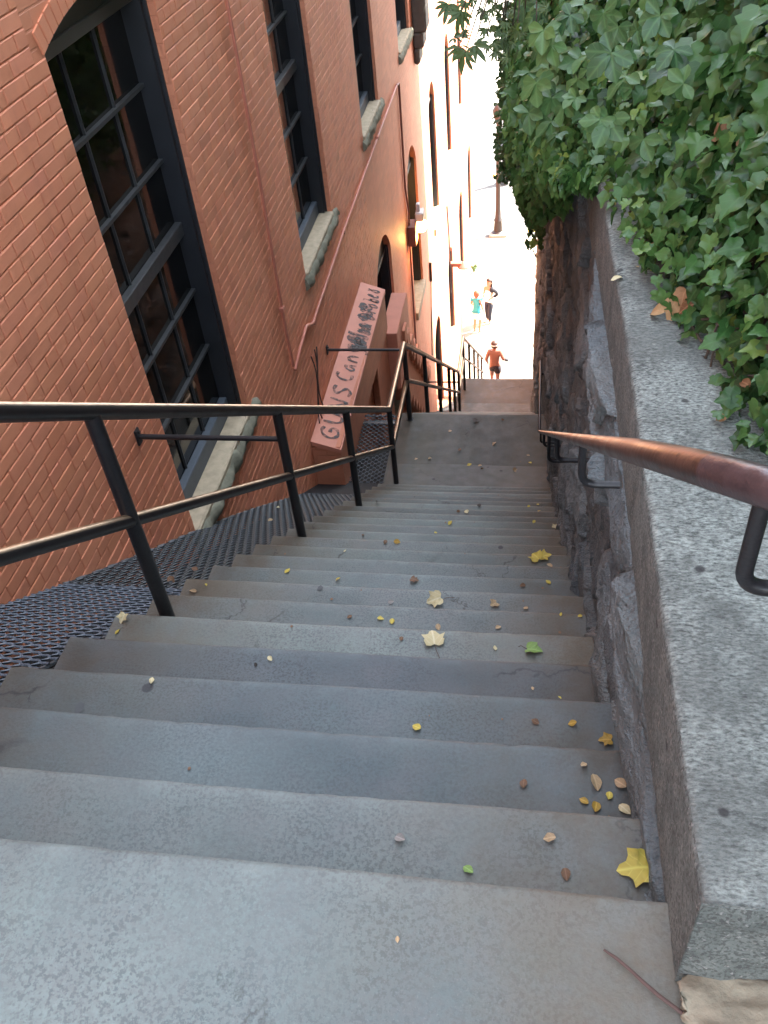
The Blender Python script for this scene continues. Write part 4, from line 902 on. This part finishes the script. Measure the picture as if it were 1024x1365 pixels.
stick = MB(); a = onz(805, 1266, Z0+.006); b = onz(935, 1372, Z0+.012); stick.tube([a+(b-a)*t+np.array([0, .002*math.sin(t*9), .002*math.sin(t*5)]) for t in np.linspace(0, 1.15, 9)], [.0018, .0028, .0026, .003, .0032, .003, .0034, .0034, .003], 8)
tag(stick.build('stick', M['twig'], None, True), 'thin reddish brown stick lying on the top landing, bottom right', 'stick')

# ---------------------------------------------------------------- street below
tag(MB().add([(-80, YEND-.3, ZS), (80, YEND-.3, ZS), (80, 30.95, ZS), (-80, 30.95, ZS), (-80, 30.95, ZS-.13), (80, 30.95, ZS-.13)], [(0, 1, 2, 3), (3, 2, 5, 4)]).build('pavement', M['pave']), None, None, kind='structure')
tag(MB().add([(-80, 30.95, ZS-.13), (80, 30.95, ZS-.13), (80, 44, ZS-.13), (-80, 44, ZS-.13)], [(0, 1, 2, 3)]).build('road', M['road']), None, None, kind='structure')
tag(MB().add([(-600, 44, ZS-.12), (600, 44, ZS-.12), (600, 1500, ZS-.12), (-600, 1500, ZS-.12)], [(0, 1, 2, 3)]).build('far_ground', M['pave']), None, None, kind='structure')
for y in (31.6, 36.9): tag(MB().box(-30, 30, y, y+.3, ZS-.135, ZS-.122).build('road_marking', M['yellow']), None, None, kind='structure')
tag(MB().box(-1.28, -.55, 21.9, 24.7, ZS-.05, ZS+.006).build('paving_slab', M['slab']), None, None, kind='structure')
def lamp_post(name, x, y, h, label):
    r = empty(name, (x, y, ZS), label, 'street lamp', 'street lamps at the bottom')
    part(MB().lathe((x, y, ZS), [(0, 0), (.27, 0), (.27, .08), (.17, .14), (.13, .5), (.16, .55), (.11, .65), (.085, 1.0), (.06, h-.55), (.10, h-.5), (.06, h-.42), (.0, h-.42)], 16), 'post', M['lamppost'], r, True)
    part(MB().lathe((x, y, ZS+h-.45), [(0, 0), (.11, .03), (.17, .2), (.19, .35), (.12, .48), (.03, .56), (0, .6)], 14), 'lantern', M['lamppost'], r, True)
lamp_post('street_lamp', -1.33, 31.2, 4.5, 'dark street lamp standing at the kerb straight below the stairs'); lamp_post('street_lamp', -1.28, 36.2, 4.6, 'farther street lamp half hidden by the ivy edge')
part_ = MB().box(-1.65, -1.0, 30.9, 31.5, ZS-.1, ZS+.09, .02); tag(part_.build('lamp_plinth', M['pave']), 'pale square concrete plinth under the nearer street lamp', 'plinth')
# parked car seen past the ivy
car = empty('parked_car', (-.2, 41, ZS-.12), 'dark blue parked car across the road, half hidden by the ivy', 'car'); carm = simple('dark_blue_paint', (.02, .03, .06), .25, .3)
cb_ = prism_yz([(40.1, .25), (40.1, .75), (40.3, .85), (41.9, .85), (41.9, .25)], -1.1, 3.0)
cb_.add([(-.5, 40.3, .85), (2.3, 40.3, .85), (1.9, 40.45, 1.35), (.0, 40.45, 1.35), (-.5, 41.8, .85), (2.3, 41.8, .85), (1.9, 41.65, 1.35), (.0, 41.65, 1.35)], [(0, 1, 2, 3), (3, 2, 6, 7), (5, 4, 7, 6), (0, 3, 7, 4), (1, 5, 6, 2)])
cb_.v = [(x, y, z+ZS-.12) for x, y, z in cb_.v]; part(cb_, 'body', carm, car)
for x in (-.4, 2.2): part(MB().tube([(x, 40.05, ZS+.17), (x, 40.25, ZS+.17)], .31, 16), 'wheel', M['black'], car)
gp = MB()
for i in range(14): a = i*.52; gp.tube([(XW+.12, 28.2, ZS), (XW+.12+.06*math.cos(a), 28.2+.06*math.sin(a), ZS+.2), (XW+.12+.12*math.cos(a), 28.2+.12*math.sin(a), ZS+.28+.08*math.sin(i))], [.008, .03, .004], 5)
tag(gp.build('small_plant', M['creeper']), 'small green plant growing at the foot of the sunlit wall', 'plant')

# ---------------------------------------------------------------- people
SK = simple('fair_skin', (.50, .24, .15), .55, 0, .06); SKR = simple('flushed_skin', (.20, .095, .068), .55, 0, .08)  # plain skin base colours of the figures
def person(name, loc, heading, H, skin, joints, label, clothes, hair):
    """joints: dict of offsets in fractions of height; x right, y forward"""
    root = empty(name, loc, label, 'person'); root.rotation_euler = (0, 0, heading)
    J = dict(pel=(0, 0, .52, .082), waist=(0, 0, .60, .070), chest=(0, .0, .73, .083), neck0=(0, 0, .815, .045), neck=(0, .005, .85, .030), head0=(0, .01, .885, .046), head=(0, .012, .93, .058), top=(0, .006, .975, .042),
             shl=(-.105, 0, .80, .038), shr=(.105, 0, .80, .038), ell=(-.14, -.03, .64, .026), elr=(.14, -.03, .64, .026), wrl=(-.13, .05, .52, .018), wrr=(.13, .05, .52, .018),
             hpl=(-.05, 0, .49, .062), hpr=(.05, 0, .49, .062), knl=(-.055, .01, .28, .040), knr=(.055, .01, .28, .040), anl=(-.055, -.01, .045, .024), anr=(.055, -.01, .045, .024), tol=(-.065, .09, .018, .020), tor=(.065, .09, .018, .020)); J.update(joints)
    ed = [('pel', 'waist'), ('waist', 'chest'), ('chest', 'neck0'), ('neck0', 'neck'), ('neck', 'head0'), ('head0', 'head'), ('head', 'top'), ('chest', 'shl'), ('chest', 'shr'), ('shl', 'ell'), ('shr', 'elr'), ('ell', 'wrl'), ('elr', 'wrr'), ('pel', 'hpl'), ('pel', 'hpr'), ('hpl', 'knl'), ('hpr', 'knr'), ('knl', 'anl'), ('knr', 'anr'), ('anl', 'tol'), ('anr', 'tor')]
    names = list(J); vs = [Vector(J[n][:3])*H for n in names]; rad = [J[n][3]*H for n in names]; es = [(names.index(a), names.index(b)) for a, b in ed]
    for sd, w in (('l', 'wrl'), ('r', 'wrr')):     # palm, four fingers, thumb
        wi = names.index(w); el = names.index('el'+sd); dv = (vs[wi]-vs[el]).normalized(); sx = dv.cross(Vector((1, 0, 0) if abs(dv.x) < .8 else (0, 1, 0))).normalized(); up_ = dv.cross(sx)
        pi = len(vs); vs.append(vs[wi]+dv*.035*H); rad.append(.019*H); es.append((wi, pi))
        for q_ in range(4):
            k = len(vs); b0 = vs[pi]+dv*.014*H+sx*(q_-1.5)*.0105*H; L = (.030, .036, .034, .026)[q_]*H
            vs.append(b0+dv*L*.5+up_*.003*H); rad.append(.0052*H); es.append((pi, k)); vs.append(b0+dv*L+up_*.012*H); rad.append(.0045*H); es.append((k, k+1))
        k = len(vs); vs.append(vs[wi]+dv*.030*H-sx*.028*H); rad.append(.006*H); es.append((pi, k))
    def skin_mesh(nm, vs, es, rad, m, par, lvl=2, rooti=0):
        me = bpy.data.meshes.new(nm); me.from_pydata(vs, es, []); me.materials.append(m); o = bpy.data.objects.new(nm, me); COL.objects.link(o); o.parent = par
        md = o.modifiers.new('skin', 'SKIN'); md.use_smooth_shade = True
        for i, r in enumerate(rad): sv_ = me.skin_vertices[0].data[i]; sv_.radius = (r, r); sv_.use_root = (i == rooti)
        s = o.modifiers.new('sub', 'SUBSURF'); s.levels = s.render_levels = lvl; return o
    body = skin_mesh('body', vs, es, rad, skin, root)
    hd = Vector(J['head'][:3])*H
    fc = MB()   # face features on the front of the head
    for sx_ in (-1, 1): fc.lathe((hd.x+sx_*.020*H, hd.y+.052*H, hd.z-.002*H), [(0, -.006*H), (.006*H, 0), (0, .006*H)], 8)
    fc.tube([(hd.x-.016*H, hd.y+.05*H, hd.z-.035*H), (hd.x, hd.y+.054*H, hd.z-.037*H), (hd.x+.016*H, hd.y+.05*H, hd.z-.035*H)], .003*H, 6)
    o = fc.build('eyes_and_mouth', M['lamppost']); o.parent = root
    ns = MB().tube([hd+Vector((0, .052, .004))*H, hd+Vector((0, .066, -.018))*H, hd+Vector((0, .052, -.022))*H], [.004*H, .009*H, .004*H], 8)
    for sx_ in (-1, 1): ns.lathe((hd.x+sx_*.056*H, hd.y, hd.z-.01*H), [(0, -.016*H), (.009*H, -.008*H), (.01*H, .008*H), (0, .016*H)], 8)
    o = ns.build('nose_and_ears', skin); o.parent = root
    for (nm, m, chain, grow) in clothes:
        vv, rr, ee = [], [], []; idx = {}
        for (a, b, t0, t1) in chain:
            for n_, t in ((a, t0), (b, t1)):
                pass
            pa = Vector(J[a][:3]); pb = Vector(J[b][:3])
            p0 = pa.lerp(pb, t0); p1 = pa.lerp(pb, t1); r0 = J[a][3]+(J[b][3]-J[a][3])*t0; r1 = J[a][3]+(J[b][3]-J[a][3])*t1
            ids = []
            for key, p_, r_ in (((a, b, t0) if t0 else (a,), p0, r0), ((a, b, t1) if t1 < 1 else (b,), p1, r1)):
                if key not in idx: idx[key] = len(vv); vv.append(p_*H); rr.append((r_*grow[0]+grow[1])*H)
                ids.append(idx[key])
            ee.append(tuple(ids))
        skin_mesh(nm, vv, ee, rr, m, root)
    if hair:
        bm = bmesh.new(); bmesh.ops.create_icosphere(bm, subdivisions=3, radius=1); long_ = hair[1]
        for v in bm.verts:
            p = v.co.copy(); front = p.y > .25 and p.z < .35
            k = .067*H*(.80 if front else 1.05)
            q_ = Vector((p.x*k*.98, p.y*k*1.02-.010*H, p.z*k*1.08+.012*H))
            if p.z < -.1 and not front: q_.z -= long_*H*(-p.z); q_.y -= .01*H
            if front: q_.y -= .022*H
            q_ *= 1+.06*noise.noise(p*4); v.co = hd+q_
        me = bpy.data.meshes.new('hair'); bm.to_mesh(me); bm.free(); me.materials.append(hair[0]); me.polygons.foreach_set('use_smooth', [True]*len(me.polygons)); o = bpy.data.objects.new('hair', me); COL.objects.link(o); o.parent = root
    return root
navy = simple('navy_cloth', (.010, .010, .018), .8); teal = simple('teal_cloth', (.03, .30, .36), .8); whitec = simple('white_cloth', (.75, .73, .70), .8); denim = simple('dark_denim', (.016, .02, .032), .8); jack = simple('black_jacket', (.012, .012, .018), .7)
hairD = simple('dark_brown_hair', (.035, .016, .010), .6); hairR = simple('reddish_hair', (.20, .07, .035), .6); lilac = simple('lilac_cloth', (.42, .38, .46), .8)
LEGS = lambda t: [('pel', 'waist', 0, .5), ('pel', 'hpl', 0, 1), ('pel', 'hpr', 0, 1), ('hpl', 'knl', 0, t), ('hpr', 'knr', 0, t)]
mn = person('person', (-1.0, 21.25, ZS), math.pi*.0, 1.52, SKR, dict(ell=(-.155, -.05, .655, .030), elr=(.165, -.07, .67, .030), wrl=(-.135, .05, .53, .021), wrr=(.165, .07, .60, .021), shl=(-.105, 0, .795, .046), shr=(.105, 0, .795, .046), chest=(0, 0, .72, .092),
     knl=(-.05, .06, .29, .042), anl=(-.05, -.04, .10, .026), tol=(-.055, .03, .035, .02), knr=(.06, -.02, .27, .042), anr=(.055, -.05, .045, .026), tor=(.06, .05, .018, .02)), 'shirtless man in dark shorts and a headband jogging away at the foot of the stairs',
     [('shorts', navy, LEGS(.72), (1.18, .012))], (hairD, .0))
hb_ = MB().lathe((0, .002, .945*1.52), [(.100, -.018), (.110, -.015), (.110, .015), (.100, .018)], 20).build('headband', whitec); hb_.parent = mn
tw = MB().tube([(.27, .10, .90), (.32, .10, .87), (.37, .10, .86)], [.03, .04, .025], 8).build('cloth_in_hand', navy); tw.parent = mn
person('person', (-1.33, 24.9, ZS), R_(150), 1.50, SK, dict(ell=(-.16, -.07, .66, .026), wrl=(-.08, .03, .60, .018), elr=(.15, -.04, .64, .026), wrr=(.12, .06, .58, .018), knl=(-.04, .05, .28, .04), anl=(-.04, .05, .045, .024)), 'woman with long dark hair, dark jacket, white top and dark trousers on the pavement',
     [('jacket', jack, [('chest', 'shl', .2, 1), ('chest', 'shr', .2, 1), ('shl', 'ell', 0, 1), ('shr', 'elr', 0, 1), ('ell', 'wrl', 0, .8), ('elr', 'wrr', 0, .8)], (1.2, .008)), ('top', whitec, [('waist', 'chest', 0, 1), ('pel', 'waist', .3, 1), ('chest', 'neck0', 0, .5)], (1.1, .008)),
      ('trousers', denim, [('pel', 'waist', 0, .5), ('pel', 'hpl', 0, 1), ('pel', 'hpr', 0, 1), ('hpl', 'knl', 0, 1), ('hpr', 'knr', 0, 1), ('knl', 'anl', 0, .9), ('knr', 'anr', 0, .9)], (1.1, .008))], (hairD, .16))
person('person', (-1.68, 24.3, ZS), R_(-20), 1.42, SK, dict(ell=(-.15, .03, .66, .026), wrl=(-.12, .10, .60, .018), knr=(.06, .05, .28, .04)), 'child in teal shirt and white shorts facing the woman on the pavement',
     [('shirt', teal, [('waist', 'chest', 0, 1), ('pel', 'waist', .2, 1), ('chest', 'neck0', 0, .6), ('chest', 'shl', 0, 1), ('chest', 'shr', 0, 1), ('shl', 'ell', 0, .5), ('shr', 'elr', 0, .5)], (1.12, .010)), ('shorts', whitec, LEGS(.85), (1.18, .012))], (hairR, .02))

# ---------------------------------------------------------------- light
w = bpy.data.worlds.new('World'); scn.world = w; w.use_nodes = True; nt = w.node_tree; bg = nt.nodes['Background']
sk = nt.nodes.new('ShaderNodeTexSky'); sk.sky_type = 'NISHITA'; sk.sun_disc = False
sd = Vector((.72, .40, .88)).normalized(); sk.sun_elevation = math.asin(sd.z); sk.sun_rotation = math.atan2(sd.x, sd.y); sk.dust_density = 1.5
hs = nt.nodes.new('ShaderNodeHueSaturation'); hs.inputs['Saturation'].default_value = .45; nt.links.new(sk.outputs[0], hs.inputs['Color']); nt.links.new(hs.outputs[0], bg.inputs[0]); bg.inputs[1].default_value = .15
sun = bpy.data.lights.new('sun', 'SUN'); sun.energy = 4.0; sun.angle = R_(.53); sun.color = (1, .93, .82); so_ = bpy.data.objects.new('sun', sun); COL.objects.link(so_); so_.rotation_euler = sd.to_track_quat('Z', 'Y').to_euler()
scn.view_settings.view_transform = 'Standard'; scn.view_settings.look = 'None'; scn.view_settings.gamma = 1; scn.view_settings.exposure = 3.35
scn.cycles.max_bounces = 8; scn.cycles.use_denoising = True
